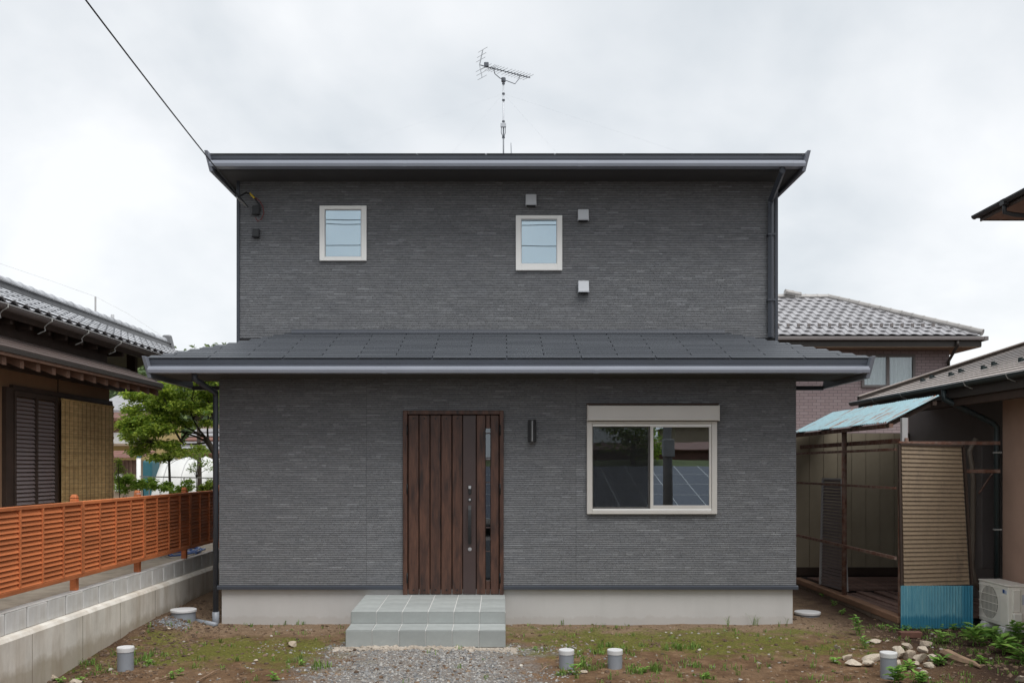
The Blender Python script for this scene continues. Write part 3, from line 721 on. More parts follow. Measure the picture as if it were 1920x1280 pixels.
# --- big sliding window with shutter box
x0, x1, z0, z1 = X_(1100), X_(1343), Z_(963), Z_(790)
win = MB()
win.box(x0, x0+0.068, -0.055, 0.05, z0, z1); win.box(x1-0.068, x1, -0.055, 0.05, z0, z1)
win.box(x0+0.068, x1-0.068, -0.055, 0.05, z0, z0+0.045); win.box(x0+0.068, x1-0.068, -0.055, 0.05, z1-0.03, z1)
win = win.build('window', M['frame2'], house, bevel=0.004)
s1 = MB(); a, b = x0+0.07, x1-0.07; mid = X_(1221)
s1.box(a, b, -0.035, 0.0, z1-0.062, z1-0.033); s1.box(a, b, -0.048, 0.0, z0+0.047, z0+0.068)
s1.build('track', M['frame'], win, bevel=0.002)
# left sash behind, right sash in front
sr = MB(); sr.box(mid-0.018, mid+0.022, -0.042, -0.018, z0+0.069, z1-0.063); sr.box(b-0.03, b-0.001, -0.042, -0.018, z0+0.069, z1-0.063); sr.box(mid+0.022, b-0.03, -0.042, -0.018, z0+0.069, z0+0.112); sr.box(mid+0.022, b-0.03, -0.042, -0.018, z1-0.075, z1-0.063)
sr.build('sash', M['frame2'], win, bevel=0.002)
sl_ = MB(); sl_.box(a+0.001, a+0.012, -0.01, 0.015, z0+0.069, z1-0.063); sl_.box(mid-0.04, mid-0.018, -0.01, 0.015, z0+0.069, z1-0.063); sl_.box(a+0.012, mid-0.04, -0.01, 0.015, z0+0.069, z0+0.09); sl_.box(a+0.012, mid-0.04, -0.01, 0.015, z1-0.075, z1-0.063)
sl_.build('sash', M['frame2'], win, bevel=0.002)
MB().box(mid+0.02, b-0.028, -0.032, -0.027, z0+0.11, z1-0.073).build('pane', M['glass'], win)
MB().box(a+0.01, mid-0.038, 0.0, 0.005, z0+0.088, z1-0.073).build('pane', M['glass'], win)
MB().box(a+0.004, mid-0.019, -0.030, -0.0285, z0+0.07, z1-0.064).build('insect_screen', M['screen'], win)
bx0, bx1, bz0, bz1 = X_(1100), X_(1345.5), Z_(790)+0.004, Z_(761)
sb = MB().box(bx0+0.004, bx1-0.004, -0.115, 0.0, bz0+0.003, bz1).build('shutter_box', M['frame2'], win, bevel=0.006)
MB().box(bx0+0.014, bx1-0.014, -0.121, -0.1155, bz0+0.006, bz0+0.045).build('shutter_slat', M['frame2'], win, bevel=0.002)
for q in (bx0, bx1-0.012): MB().box(q, q+0.012, -0.124, 0.0, bz0, bz1+0.004).build('box_end', M['frame2'], win)
MB().box(bx0-0.002, bx1-0.003, -0.09, 0.0, bz1+0.006, bz1+0.03).build('head_strip', M['darkwood'], win)  # dark strip along the top of the shutter box

# --- entrance door
dx = lambda zx: X_(730 + zx/3.37)
dz = lambda zy: Z_(750 + zy/3.37)
fx0, fx1, ftop = dx(88), dx(722), dz(66)
door = MB(); door.box(fx0, dx(116), -0.045, 0.09, 0.387, ftop); door.box(dx(697), fx1, -0.045, 0.09, 0.387, ftop); door.box(dx(116), dx(697), -0.045, 0.09, dz(90), ftop)
door = door.build('entrance_door', M['door'], house, bevel=0.004)
zb, zt = 0.391, dz(94)
MB().box(dx(117), dx(696), 0.03, 0.07, 0.388, dz(91)).build('leaf_core', M['darkgap'], door)
def plank(a, b, z0=zb, z1=zt, y=-0.012, m='door', name='plank'):
    w = dx(b)-dx(a)
    me = MB().box(-w/2, w/2, 0, 0.045, 0, z1-z0).mesh(name, M[m])
    o = inst(name, me, door, ((dx(a)+dx(b))/2, y, z0)); bv = o.modifiers.new('bevel', 'BEVEL'); bv.width = 0.006; bv.segments = 2
    return o
for a, b in ((121, 185), (190, 255), (260, 324), (329, 393), (399, 461)): plank(a, b)
plank(465, 547, y=-0.004, m='doorpanel', name='flat_panel')
plank(552, 607); plank(640, 692)
plank(611, 636, z1=dz(1138)); plank(611, 636, z0=dz(178))
MB().box(dx(609), dx(638), 0.012, 0.018, dz(1138), dz(178)).build('pane', M['glass_door'], door)
for zy in (205, 360, 372, 515, 800, 950):
    MB().box(dx(609), dx(638), 0.002, 0.011, dz(zy+7), dz(zy)).build('glazing_bar', M['doorpanel'], door)
for cxx in (153, 222, 292, 361, 430):
    for zy in (116, 1197):
        c = (dx(cxx), -0.014, dz(zy)); MB().tube([(c[0], -0.011, c[2]), (c[0], -0.018, c[2])], [0.012, 0.009], 10).build('stud', M['black'], door)
hy = []
for k in range(9):
    t = k/8; hy.append((dx(509), -0.03 - 0.045*math.sin(math.pi*t)**0.6, dz(664) + (dz(905)-dz(664))*t))
hn = MB()
for k in range(8): hn.bar(hy[k], hy[k+1], 0.040, 0.014, up=(0, -1, 0))
hn.build('handle', M['black'], door)
MB().box(dx(500), dx(518), -0.022, -0.004, dz(592), dz(537)).build('key_pad', M['black'], door, bevel=0.003)
MB().box(dx(501), dx(517), -0.026, -0.0225, dz(558), dz(540)).build('key_plate', M['chrome'], door)
for zy in (627, 940):
    lk = MB().tube([(dx(509), -0.004, dz(zy)), (dx(509), -0.016, dz(zy))], 0.024, 18).build('lock_rose', M['black'] if zy < 700 else M['chrome'], door)
    MB().tube([(dx(509), -0.016, dz(zy)), (dx(509), -0.024, dz(zy))], 0.014, 16).build('lock_cylinder', M['chrome'], door)
for zy in (190, 560, 1120):
    for q in (112, 697): MB().tube([(dx(q+3), -0.052, dz(zy+32)), (dx(q+3), -0.052, dz(zy-32))], 0.008, 10).build('hinge', M['black'], door, smooth=True)
# wall lamp
lx, lz0, lz1 = X_(997.5), Z_(829), Z_(788)
lm = MB().box(lx-0.045, lx+0.045, -0.03, -0.002, lz0+0.02, lz1-0.02).build('wall_lamp', M['black'], house)
for s in (-1, 1):
    q = MB(); n = 8
    prof = []
    for k in range(n+1):
        t = k/n; prof.append((lx + s*(0.008 + 0.046*t), -0.105 + 0.075*t*t))
    prof += [(x_, y_+0.008) for x_, y_ in prof[::-1]]
    b = len(q.v)
    for zz in (lz0, lz1):
        for (x_, y_) in prof: q.v.append((x_, y_, zz))
    m_ = len(prof)
    for k in range(m_): q.f.append((k, (k+1) % m_, m_+(k+1) % m_, m_+k))
    q.f.append(tuple(range(m_))[::-1]); q.f.append(tuple(m_+k for k in range(m_)))
    q.build('lamp_shade', M['lampgrey'], lm)
MB().box(lx-0.005, lx+0.005, -0.098, -0.03, lz0+0.01, lz1-0.01).build('lamp_strip', M['alu'], lm)

# ------------------------------------------------------------------ entrance steps
steps = thing('entrance_steps', (-0.87, -0.8, 0), 'grey tiled entrance steps with pale grout in front of the wooden door', 'steps')
SX0, SX1 = -1.768, 0.030; YF1, YF2 = -1.2, -1.57
ztop = lambda y: 0.386 + 0.031*y
zt2 = lambda y: 0.211 - 0.03*(YF1-y)/0.8
core = MB()
core.hexa([(SX0+0.012, YF1+0.012, 0.0), (SX1-0.012, YF1+0.012, 0.0), (SX1-0.012, 0.02, 0.0), (SX0+0.012, 0.02, 0.0), (SX0+0.012, YF1+0.012, ztop(YF1)-0.006), (SX1-0.012, YF1+0.012, ztop(YF1)-0.006), (SX1-0.012, 0.02, 0.386-0.006), (SX0+0.012, 0.02, 0.386-0.006)])
core.hexa([(SX0+0.012, YF2+0.012, 0.0), (SX1-0.012, YF2+0.012, 0.0), (SX1-0.012, YF1+0.012, 0.0), (SX0+0.012, YF1+0.012, 0.0), (SX0+0.012, YF2+0.012, zt2(YF2)-0.010), (SX1-0.012, YF2+0.012, zt2(YF2)-0.010), (SX1-0.012, YF1+0.012, zt2(YF1)-0.010), (SX0+0.012, YF1+0.012, zt2(YF1)-0.010)])
core.build('grout_core', M['grout'], steps)
tw = (SX1-SX0)/6; G = 0.006
def tile_piece(p8):
    c = sum((Vector(p) for p in p8), Vector())/8
    me = MB().hexa([Vector(p)-c for p in p8]).mesh('tile', M['tile'])
    o = inst('tile', me, steps, c); b = o.modifiers.new('bevel', 'BEVEL'); b.width = 0.0025; b.segments = 1
def tread(xa, xb, ya, yb, zf):
    xa += G; xb -= G; ya += G; yb -= G
    tile_piece([(xa, ya, zf(ya)-0.009), (xb, ya, zf(ya)-0.009), (xb, yb, zf(yb)-0.009), (xa, yb, zf(yb)-0.009), (xa, ya, zf(ya)), (xb, ya, zf(ya)), (xb, yb, zf(yb)), (xa, yb, zf(yb))])
def riser(xa, xb, y, za, zb_):
    xa += G; xb -= G
    tile_piece([(xa, y, za), (xb, y, za), (xb, y+0.011, za), (xa, y+0.011, za), (xa, y, zb_), (xb, y, zb_), (xb, y+0.011, zb_), (xa, y+0.011, zb_)])
for i in range(6):
    xa, xb = SX0+i*tw, SX0+(i+1)*tw
    for j in range(4): tread(xa, xb, YF1+0.3*j-(0.004 if j == 0 else 0), YF1+0.3*(j+1)-(0.022 if j == 3 else 0), ztop)
    tread(xa, xb, YF2-0.004, YF1+0.004, zt2)
    riser(xa, xb, YF1, zt2(YF1)+0.002, ztop(YF1)-0.0105); riser(xa, xb, YF2, 0.006, zt2(YF2)-0.0105)
for s, xx in ((0, SX0), (1, SX1)):
    for j in range(4):
        ya, yb = YF1+0.3*j+G+(0.012 if j == 0 else 0), YF1+0.3*(j+1)-G-(0.02 if j == 3 else 0)
        xa, xb = (xx, xx+0.011) if s == 0 else (xx-0.011, xx)
        for za, zb_ in ((0.006, 0.19), (0.194, 0)):
            t0, t1 = (zb_, zb_) if zb_ else (ztop(ya)-0.011, ztop(yb)-0.011)
            tile_piece([(xa, ya, za), (xb, ya, za), (xb, yb, za), (xa, yb, za), (xa, ya, t0), (xb, ya, t0), (xb, yb, t1), (xa, yb, t1)])
    xa, xb = (xx, xx+0.011) if s == 0 else (xx-0.011, xx)
    ya, yb = YF2+0.012+G, YF1+0.004
    tile_piece([(xa, ya, 0.006), (xb, ya, 0.006), (xb, yb, 0.006), (xa, yb, 0.006), (xa, ya, zt2(ya)-0.011), (xb, ya, zt2(ya)-0.011), (xb, yb, zt2(yb)-0.011), (xa, yb, zt2(yb)-0.011)])
# rough mortar bed that shows under the lowest tiles
q = MB(); n = 60
for i in range(n+1):
    x = SX0-0.03 + (SX1-SX0+0.06)*i/n
    k = mnoise.noise(Vector((x*7, 0, 2))); k2 = mnoise.noise(Vector((x*19, 3, 2)))
    for (yy, zz) in ((YF2+0.05, -0.06), (YF2-0.07-0.05*k-0.015*k2, -0.06), (YF2-0.045-0.03*k, -0.012+0.012*k2), (YF2-0.012+0.012*k2, -0.004+0.012*k), (YF2+0.05, 0.0)): q.v.append((x, yy, zz))
for i in range(n):
    for j in range(4): a = i*5+j; q.f.append((a, a+5, a+6, a+1))
q.build('mortar_bed', M['rubble'], steps)

# ------------------------------------------------------------------ TV antenna
AY = 4.2
a0 = at(944, 290, AY); atop = at(944, 150, AY)
ant = thing('tv_antenna', (a0.x, AY, 7.0), 'television aerial on a thin mast above the roof of the dark house', 'antenna')
MB().tube([(a0.x, AY, 6.9), (atop.x, AY, atop.z)], 0.013, 8).build('mast', M['antenna'], ant, smooth=True)
MB().tube([at(958, 268, AY), (at(961, 290, AY).x, AY, 6.9)], [0.008, 0.03], 6).build('mast_stay', M['antenna'], ant)
bL, bR = Vector((at(900, 121, AY).x, AY-0.30, 0)), Vector((at(995, 148, AY).x, AY+0.38, 0))
bL.z = pz(122, bL.y); bR.z = pz(146, bR.y)
MB().tube([bL, bR], 0.008, 6).build('boom', M['antdark'], ant)
bd = (bR-bL).normalized(); ed = bd.cross(Vector((0, 0, 1))).normalized()
for k, t in enumerate((0.13, 0.20, 0.235, 0.27, 0.32, 0.38, 0.445, 0.53, 0.595, 0.66, 0.72, 0.78, 0.84, 0.90, 0.96)):
    c = bL.lerp(bR, t); L = 0.15
    MB().tube([c-ed*L, c+ed*L], 0.004, 5).build('element', M['antenna'], ant)
    MB().tube([c-ed*0.055+Vector((0, 0, 0.0)), c+ed*0.055], 0.006, 5).build('insulator', M['antdark'], ant)
for s in (1, -1):
    e = bL + Vector((0.06*s*0.6 + 0.02, -0.05, 0.235*s)) + (Vector((0.06, 0, 0)) if s < 0 else Vector((0, 0, 0)))
    MB().tube([bL, e], 0.009, 5).build('reflector_arm', M['antenna'], ant)
    for t in (0.35, 0.65, 1.0):
        c = bL.lerp(e, t); MB().tube([c-ed*0.13, c+ed*0.13], 0.004, 5).build('reflector', M['antenna'], ant)
c = bL.lerp(bR, 0.13); MB().box(c.x-0.04, c.x+0.04, c.y-0.03, c.y+0.03, c.z-0.01, c.z+0.07).build('feed_box', M['antdark'], ant, bevel=0.01)
b2 = bL.lerp(bR, 0.27); b3 = bL.lerp(bR, 0.78)
MB().tube([b2, b2+Vector((0.02, 0, -0.09)), atop+Vector((-0.06, -0.02, 0.02)), atop+Vector((0.2, 0.1, -0.03)), b3+Vector((0, 0, -0.06)), b3], 0.007, 6).build('support_arm', M['antdark'], ant)
MB().tube([atop+Vector((0, 0, -0.03)), atop+Vector((0, 0, 0.03))], 0.04, 10).build('clamp', M['antdark'], ant)
zb1 = pz(236, AY); MB().box(a0.x-0.05, a0.x+0.045, AY-0.06, AY-0.018, zb1-0.04, zb1+0.03).build('booster_box', M['antenna'], ant, bevel=0.004)
for q in (-0.035, 0.0, 0.03): MB().tube([(a0.x+q, AY-0.04, zb1-0.04), (a0.x+q*1.1, AY-0.04, zb1-0.13), (a0.x+q*0.3, AY-0.02, zb1-0.2)], 0.006, 5).build('lead', M['antdark'], ant)
for yq in (157, 176, 188, 228, 258): MB().tube([(a0.x, AY, pz(yq, AY)-0.012), (a0.x, AY, pz(yq, AY)+0.012)], 0.025, 8).build('collar', M['antdark'], ant)
gy = pz(176, AY)
for q in ((URX0+1.2, URY+1.0), (URX1-1.2, URY+1.0), (URX0+1.2, HB-0.6), (URX1-1.2, HB-0.6)):
    zz = URZ + UP*min(q[1]-URY, 2*ud+URY-q[1], 1.2)
    MB().tube([(a0.x, AY, gy), (q[0], q[1], zz)], 0.0005, 4).build('guy_wire', M['antenna'], ant)

# ------------------------------------------------------------------ service cable and its wall fittings
hook = at(465, 388, UY-0.05)
far = Vector((-3.05, -14.6, 6.62))
pts = []
for k in range(25):
    t = k/24; p = hook.lerp(far, t); p.z -= 0.42*4*t*(1-t)*0.5; pts.append(p)
cab = thing('service_cable', hook, 'black overhead service cable running down to the left corner of the dark house', 'cable')
MB().tube(pts, 0.0075, 6).build('cable', M['wire'], cab)
MB().tube([at(463, 387, UY-0.013), at(452, 378, UY-0.16), at(444, 371, UY-0.32)], 0.012, 6).build('tension_clamp', M['galv'], cab)
MB().tube([at(444, 371, UY-0.3), at(462, 361, UY-0.1), at(475, 368, UY-0.05), at(487, 385, UY-0.05), at(485, 398, UY-0.06)], 0.012, 6).build('drip_loop', M['wire'], cab)
MB().tube([at(468.5, 362.5, UY-0.075), at(477, 371.5, UY-0.075)], 0.014, 6).build('yellow_sleeve', M['yelwire'], cab)
MB().tube([at(479, 371, UY-0.06), at(487, 377, UY-0.06), at(493, 388, UY-0.06), at(495, 400, UY-0.05), at(490, 411, UY-0.05), at(483, 415, UY-0.05), at(479, 408, UY-0.05)], 0.006, 6).build('tail_wire', M['redwire'], cab)

# ------------------------------------------------------------------ drain pipes and covers in the yard
def drain(pxx, base_y, top_y, w_px, label, name='drain_pipe'):
    p = floor_at(pxx, base_y, 0.0); s = F/(p.y-CY); r = w_px/2/s; htop = CZ - (top_y-VY)/s - p.z
    p.z = 0
    t = thing(name, (p.x, p.y, 0), label, 'drain pipe', 'upright drain pipes in the yard')
    hh = pz(top_y, p.y)
    MB().lathe((p.x, p.y, 0), [(r*0.95, -0.1), (r*0.95, hh-0.025)], 28).build('pipe', M['pvc'], t, smooth=False)
    MB().lathe((p.x, p.y, 0), [(r*1.0, hh-0.05), (r*1.02, hh-0.012), (r*0.98, hh-0.003), (r*0.8, hh), (r*0.3, hh-0.004)], 28).build('cap', M['cap'], t)
drain(235.5, 1254, 1211, 31, 'grey drain pipe with white cap beside the low concrete wall')
drain(1062, 1249, 1216, 29, 'grey drain pipe with white cap next to the gravel, nearest the steps')
drain(1153, 1249, 1216, 29, 'right one of the two capped grey drain pipes before the sliding window')
drain(1666, 1266, 1221, 31, 'grey drain pipe with white cap in front of the pale stones')
def cover(pxx, pyy, w_px, label, ring):
    z = 0.20 if ring else 0.05
    p = floor_at(pxx, pyy, z); s = F/(p.y-CY); r = w_px/2/s
    t = thing('inspection_cover', (p.x, p.y, 0), label, 'drain cover', 'round white drain covers')
    MB().lathe((p.x, p.y, 0), [(r, z-0.03), (r, z-0.006), (r*0.97, z), (r*0.5, z+0.002)], 36).build('lid', M['cap'], t)
    MB().lathe((p.x, p.y, 0), [(r*0.92, -0.1), (r*0.92, z-0.031)], 36).build('collar', M['pvc'], t)
cover(344, 1141, 48, 'white round drain cover standing proud beside the left wall', True)
cover(1514, 1145.5, 48, 'flat white round drain cover at the right corner of the house', False)
pa, pb = floor_at(362, 1163, 0.03), floor_at(405, 1171, 0.02)
tag(MB().tube([pa, pb], 0.035, 12).build('ground_pipe', M['pvc'], loc=(pa.x, pa.y, 0), smooth=True), 'short grey plastic pipe lying half buried by the left corner of the house', 'pipe')

# ------------------------------------------------------------------ retaining wall with its blocks
WX = -4.48
rw = thing('block_wall', (WX, 0, 0), 'weathered concrete boundary wall topped with a row of grey blocks', 'wall')
MB().prism([(-4.72, -0.4), (-4.40, -0.4), (-4.40, 0.468), (-4.425, 0.50), (WX-0.005, 0.51), (-4.72, 0.51)], 'y', -7.5, 9.0).build('concrete_base', M['base'], rw)
for yj in (-3.35, -2.28, -1.30, -0.2, 1.1, 2.6):
    MB().box(-4.41, -4.3985, yj, yj+0.007, -0.3, 0.466).build('joint', M['veranda'], rw)
bm_ = MB().box(-0.10, 0, 0.004, 0.382, 0, 0.192).mesh('block', M['block'])
y0 = 8.485*0 + (-3.70)
k0 = int((-7.5-(-3.70))/0.4)
y = on_x(51.9, WX) - 0.4*10
while y < 9.0:
    o = inst('block', bm_, rw, (WX + rng.uniform(-0.003, 0.003), y, 0.512), (0, 0, rng.uniform(-0.004, 0.004)))
    bv = o.modifiers.new('bevel', 'BEVEL'); bv.width = 0.006; bv.segments = 1
    y += 0.4
MB().box(WX-0.098, WX-0.014, -7.3, 9.0, 0.511, 0.700).build('mortar', M['darkwood'], rw)
MB().box(WX-0.102, WX-0.001, -7.3, 9.0, 0.7045, 0.716).build('top_screed', M['block'], rw, bevel=0.003)

# ------------------------------------------------------------------ orange louvred fence
FX = -4.49
fence = thing('louvre_fence', (FX, 0, 0.716), 'orange stained timber fence of small louvres standing on the block wall', 'fence')
P0 = 10.12 + CY; PL = 1.747
fz0, fz1 = 0.857, 1.660
nl = 15; lh = (fz1-fz0-0.09)/nl
bay = PL/4
lou = MB().hexa([(0.012, 0, -0.006), (0.026, 0, 0.0), (0.026, bay-0.03, 0.0), (0.012, bay-0.03, -0.006), (-0.022, 0, lh*0.98), (-0.008, 0, lh*0.98+0.008), (-0.008, bay-0.03, lh*0.98+0.008), (-0.022, bay-0.03, lh*0.98)]).mesh('louvre', M['fence'])
for k in range(-2, 4):
    ya = P0 + k*PL; yb = ya + PL
    detailed = -1 <= k <= 3
    MB().box(FX-0.028, FX+0.030, ya+0.004, yb-0.004, fz1-0.035, fz1).build('rail', M['fence'], fence, bevel=0.003)
    MB().box(FX-0.028, FX+0.030, ya+0.004, yb-0.004, fz0, fz0+0.04).build('rail', M['fence'], fence, bevel=0.003)
    for j in range(5):
        yy = ya + j*bay; w = 0.015 if j in (0, 4) else 0.012
        yc = yy + (0.019 if j == 0 else -0.019 if j == 4 else 0)
        MB().box(FX-0.026, FX+0.032, yc-w, yc+w, fz0+0.041, fz1-0.036).build('stile', M['fence'], fence)
    if not detailed and k != -2: continue
    for j in range(4):
        if k == -2 and j < 4: break
        for i in range(nl):
            if k == 3 and j > 1: break
            inst('louvre', lou, fence, (FX, ya+j*bay+0.015, fz0+0.045+i*lh), (0, rng.uniform(-0.03, 0.03), 0))
for k in range(-2, 5):
    yy = P0 + k*PL
    MB().box(FX-0.098, FX-0.030, yy-0.035, yy+0.035, 0.716, fz1+0.028).build('post', M['fence'], fence, bevel=0.004)
    MB().hexa([(FX-0.101, yy-0.038, fz1+0.034), (FX-0.027, yy-0.038, fz1+0.034), (FX-0.027, yy+0.038, fz1+0.034), (FX-0.101, yy+0.038, fz1+0.034), (FX-0.088, yy-0.025, fz1+0.072), (FX-0.040, yy-0.025, fz1+0.072), (FX-0.040, yy+0.025, fz1+0.072), (FX-0.088, yy+0.025, fz1+0.072)]).build('post_cap', M['fence'], fence, bevel=0.008, seg=2)
# blue hose on the neighbour's paving
hs = []
for k in range(90):
    t = k/89; an = t*2*math.pi*4.5; r = 0.22+0.09*math.sin(an*0.63)+0.05*t
    hs.append((-4.95+r*math.cos(an)*0.8, 2.55+r*1.9*math.sin(an), 0.675+0.012*(k % 7)/2+0.05*t))
hose = MB().tube(hs, 0.012, 6)
tag(hose.build('garden_hose', M['hose'], loc=(-4.95, 2.55, 0.655), smooth=True), 'coiled blue garden hose lying on the paving behind the fence', 'hose')
hs = [( -4.62 - 0.02*math.sin(k*0.8), -4.2+0.32*k, 0.672) for k in range(9)]
tag(MB().tube(hs, 0.012, 6).build('hose', M['hose'], loc=(-4.62, -3, 0.66), smooth=True), 'straight blue hose lying along the top of the block wall', 'hose')

# ------------------------------------------------------------------ old house on the left
oh = thing('old_house', (-7.2, 1.0, 0.655), 'old brown single-storey house with silver clay tile roof behind the orange fence', 'house')
LX = -5.65; LYE = on_x(205, LX)
w = MB(); w.box(LX-0.15, LX, -6.0, LYE, 0.656, 3.38); w.box(-8.2, LX-0.15, LYE-0.15, LYE, 0.656, 3.7); w.box(-8.3, -8.15, LYE, 6.0, 0.656, 3.7); w.box(-8.3, -8.15, -6, LYE, 0.656, 3.7)
w.build('wall', M['brownwall'], oh)
MB().box(LX-0.15, LX-0.03, -6.0, LYE, 3.381, 3.78).build('eave_shade_band', M['darkwood'], oh)  # upper wall band coloured dark to carry the shade under the main eave
# corner posts and beams
ys1, ys2 = on_x(18, LX), on_x(100, LX)
for ya, yb in ((ys1-0.17, ys1-0.012), (LYE-0.12, LYE+0.01)): MB().box(LX+0.001, LX+0.05, ya, yb, 0.657, 2.93).build('post', M['darkwood'], oh)
MB().box(LX+0.001, LX+0.045, ys1-0.01, LYE+0.004, 2.905, 2.965).build('lintel', M['darkwood'], oh)
MB().box(LX+0.001, LX+0.008, on_x(108, LX)-0.006, on_x(108, LX)+0.006, 2.966, 3.4).build('plaster_joint', M['darkwood'], oh)
# louvred shutter doors
sh = MB(); xo = LX+0.012
for ya, yb in ((ys1, ys1+0.04), ((ys1+ys2)/2-0.02, (ys1+ys2)/2+0.02), (ys2-0.05, ys2)): sh.box(xo, xo+0.05, ya, yb, 0.7, 2.90)
sh.box(xo, xo+0.048, ys1+0.04, (ys1+ys2)/2-0.02, 2.84, 2.90); sh.box(xo, xo+0.048, (ys1+ys2)/2+0.02, ys2-0.05, 2.84, 2.90)
sh = sh.build('shutter', M['darkwood'], oh)
hw = (ys2-ys1)/2-0.065
slm = MB().hexa([(0.014, 0, 0), (0.030, 0, 0.0), (0.030, hw, 0.0), (0.014, hw, 0), (0.0, 0, 0.036), (0.012, 0, 0.038), (0.012, hw, 0.038), (0.0, hw, 0.036)]).mesh('slat', M['shutter'])
for j in range(2):
    for i in range(36): inst('slat', slm, sh, (xo+0.005, (ys1+0.042) if j == 0 else (ys1+ys2)/2+0.022, 1.10+i*0.0482))
# pent roof over the wall
pent = MB(); PX0, PX1, PY0, PY1 = LX-0.02, -5.06, -6.0, 1.92
PZ = 3.245
pent.hexa([(PX1, PY0, PZ-0.02), (PX0, PY0, PZ+0.24), (PX0, PY1, PZ+0.24), (PX1, PY1, PZ-0.02), (PX1, PY0, PZ), (PX0, PY0, PZ+0.26), (PX0, PY1, PZ+0.26), (PX1, PY1, PZ)])
pent = pent.build('pent_roof', M['pent'], oh)
for i in range(5):
    t = i/5; x = PX1+(PX0-PX1)*t; z = PZ+0.26*t
    MB().hexa([(x+0.004, PY0, z+0.001), (x-0.12, PY0, z+0.053), (x-0.12, PY1, z+0.053), (x+0.004, PY1, z+0.001), (x+0.004, PY0, z+0.014), (x-0.12, PY0, z+0.058), (x-0.12, PY1, z+0.058), (x+0.004, PY1, z+0.014)]).build('roof_sheet', M['pent'], pent)
MB().box(PX1-0.012, PX1+0.014, PY0, PY1, PZ-0.05, PZ-0.002).build('eave_edge', M['tandark'], pent)
MB().box(PX1-0.03, PX1+0.0, PY0, PY1-0.02, PZ-0.085, PZ-0.052).build('batten', M['rafter'], pent)
MB().box(PX1-0.35, PX1-0.031, PY0, PY1-0.03, PZ-0.03, PZ-0.021).build('boarding', M['darkwood'], pent)
y = on_x(29.5, -5.15) - 0.36*6
while y < PY1-0.05:
    MB().hexa([(PX1-0.045, y, PZ-0.175), (PX0+0.05, y, PZ+0.03), (PX0+0.05, y+0.085, PZ+0.03), (PX1-0.045, y+0.085, PZ-0.175), (PX1-0.045, y, PZ-0.087), (PX0+0.05, y, PZ+0.12), (PX0+0.05, y+0.085, PZ+0.12), (PX1-0.045, y+0.085, PZ-0.087)]).build('rafter', M['rafter'], pent)
    y += 0.36
MB().box(LX+0.001, LX+0.09, PY0, LYE+0.35, 3.13, 3.22).build('beam', M['darkwood'], pent)
# main tiled roof
EX, EZ, RX, RZ = -5.47, 3.83, -6.55, 4.32
RY0, RY1 = -3.6, 6.35
sl_len = math.hypot(RX-EX, RZ-EZ); sa = math.atan2(RZ-EZ, EX-RX)
mr = MB(); mr.slab([(EX-0.03, RY0, EZ-0.04), (EX-0.03, RY1, EZ-0.04), (RX, RY1, RZ-0.03), (RX, RY0, RZ-0.03)], 0.05); mr.slab([(RX, RY0, RZ-0.03), (RX, RY1, RZ-0.03), (-8.6, RY1, RZ-0.95), (-8.6, RY0, RZ-0.95)], 0.05)
mr = mr.build('tiled_roof', M['kawara_dk'], oh)
TW, TL = 0.268, 0.236
def kawara(mat, tw, tl, name='tile', amp=0.022, lip=0.016, lft=0.020):
    q = MB(); n = 8; L = tl*1.12
    for yy, lift in ((0, lft), (L, 0.0)):
        for k in range(n+1):
            t = k/n
            z = amp*math.sin(t*2*math.pi*0.93+0.35) + amp*0.4*(1-t)
            q.v.append((t*tw*1.03, yy, z+lift))
    for k in range(n): q.f.append((k, k+1, n+1+k+1, n+1+k))
    b = len(q.v)
    for k in range(n+1): v = q.v[k]; q.v.append((v[0], v[1]+0.004, v[2]-lip))
    for k in range(n): q.f.append((b+k, b+k+1, k+1, k))
    return q.mesh(name, mat, smooth=False)
kt = kawara(M['kawara'], TW, TL)
MB().prism([(-8.45, 3.2), (-5.72, 3.2), (-5.72, 3.66), (-6.55, 4.18), (-8.45, 3.38)], 'y', LYE-0.15, LYE-0.01).build('gable_wall', M['darkwood'], oh)
MB().slab([(RX, LYE, RZ-0.09), (RX, RY1, RZ-0.09), (-8.6, RY1, RZ-1.01), (-8.6, LYE, RZ-1.01)], 0.02).build('boarding', M['darkwood'], mr)
# tile local x -> +Y (world), local y -> up the slope (towards -X, +Z)
ncol = int((RY1-RY0)/TW); nrow = int(round(sl_len/TL))
def basis(xv, yv):
    xv, yv = Vector(xv).normalized(), Vector(yv).normalized(); zv = xv.cross(yv)
    return Matrix((xv, yv, zv)).transposed().to_euler()
up_l = (RX-EX, 0, RZ-EZ)
rot_l = basis((0, 1, 0), up_l)
for j in range(nrow):
    for i in range(ncol):
        t = j*TL/sl_len
        if i*TW+RY0 < -3.3: continue
        p = Vector((EX+(RX-EX)*t+0.03, RY0+i*TW, EZ+(RZ-EZ)*t))
        inst('tile', kt, mr, p, rot_l)
for j in range(nrow*2):   # the far slope, hardly seen
    pass
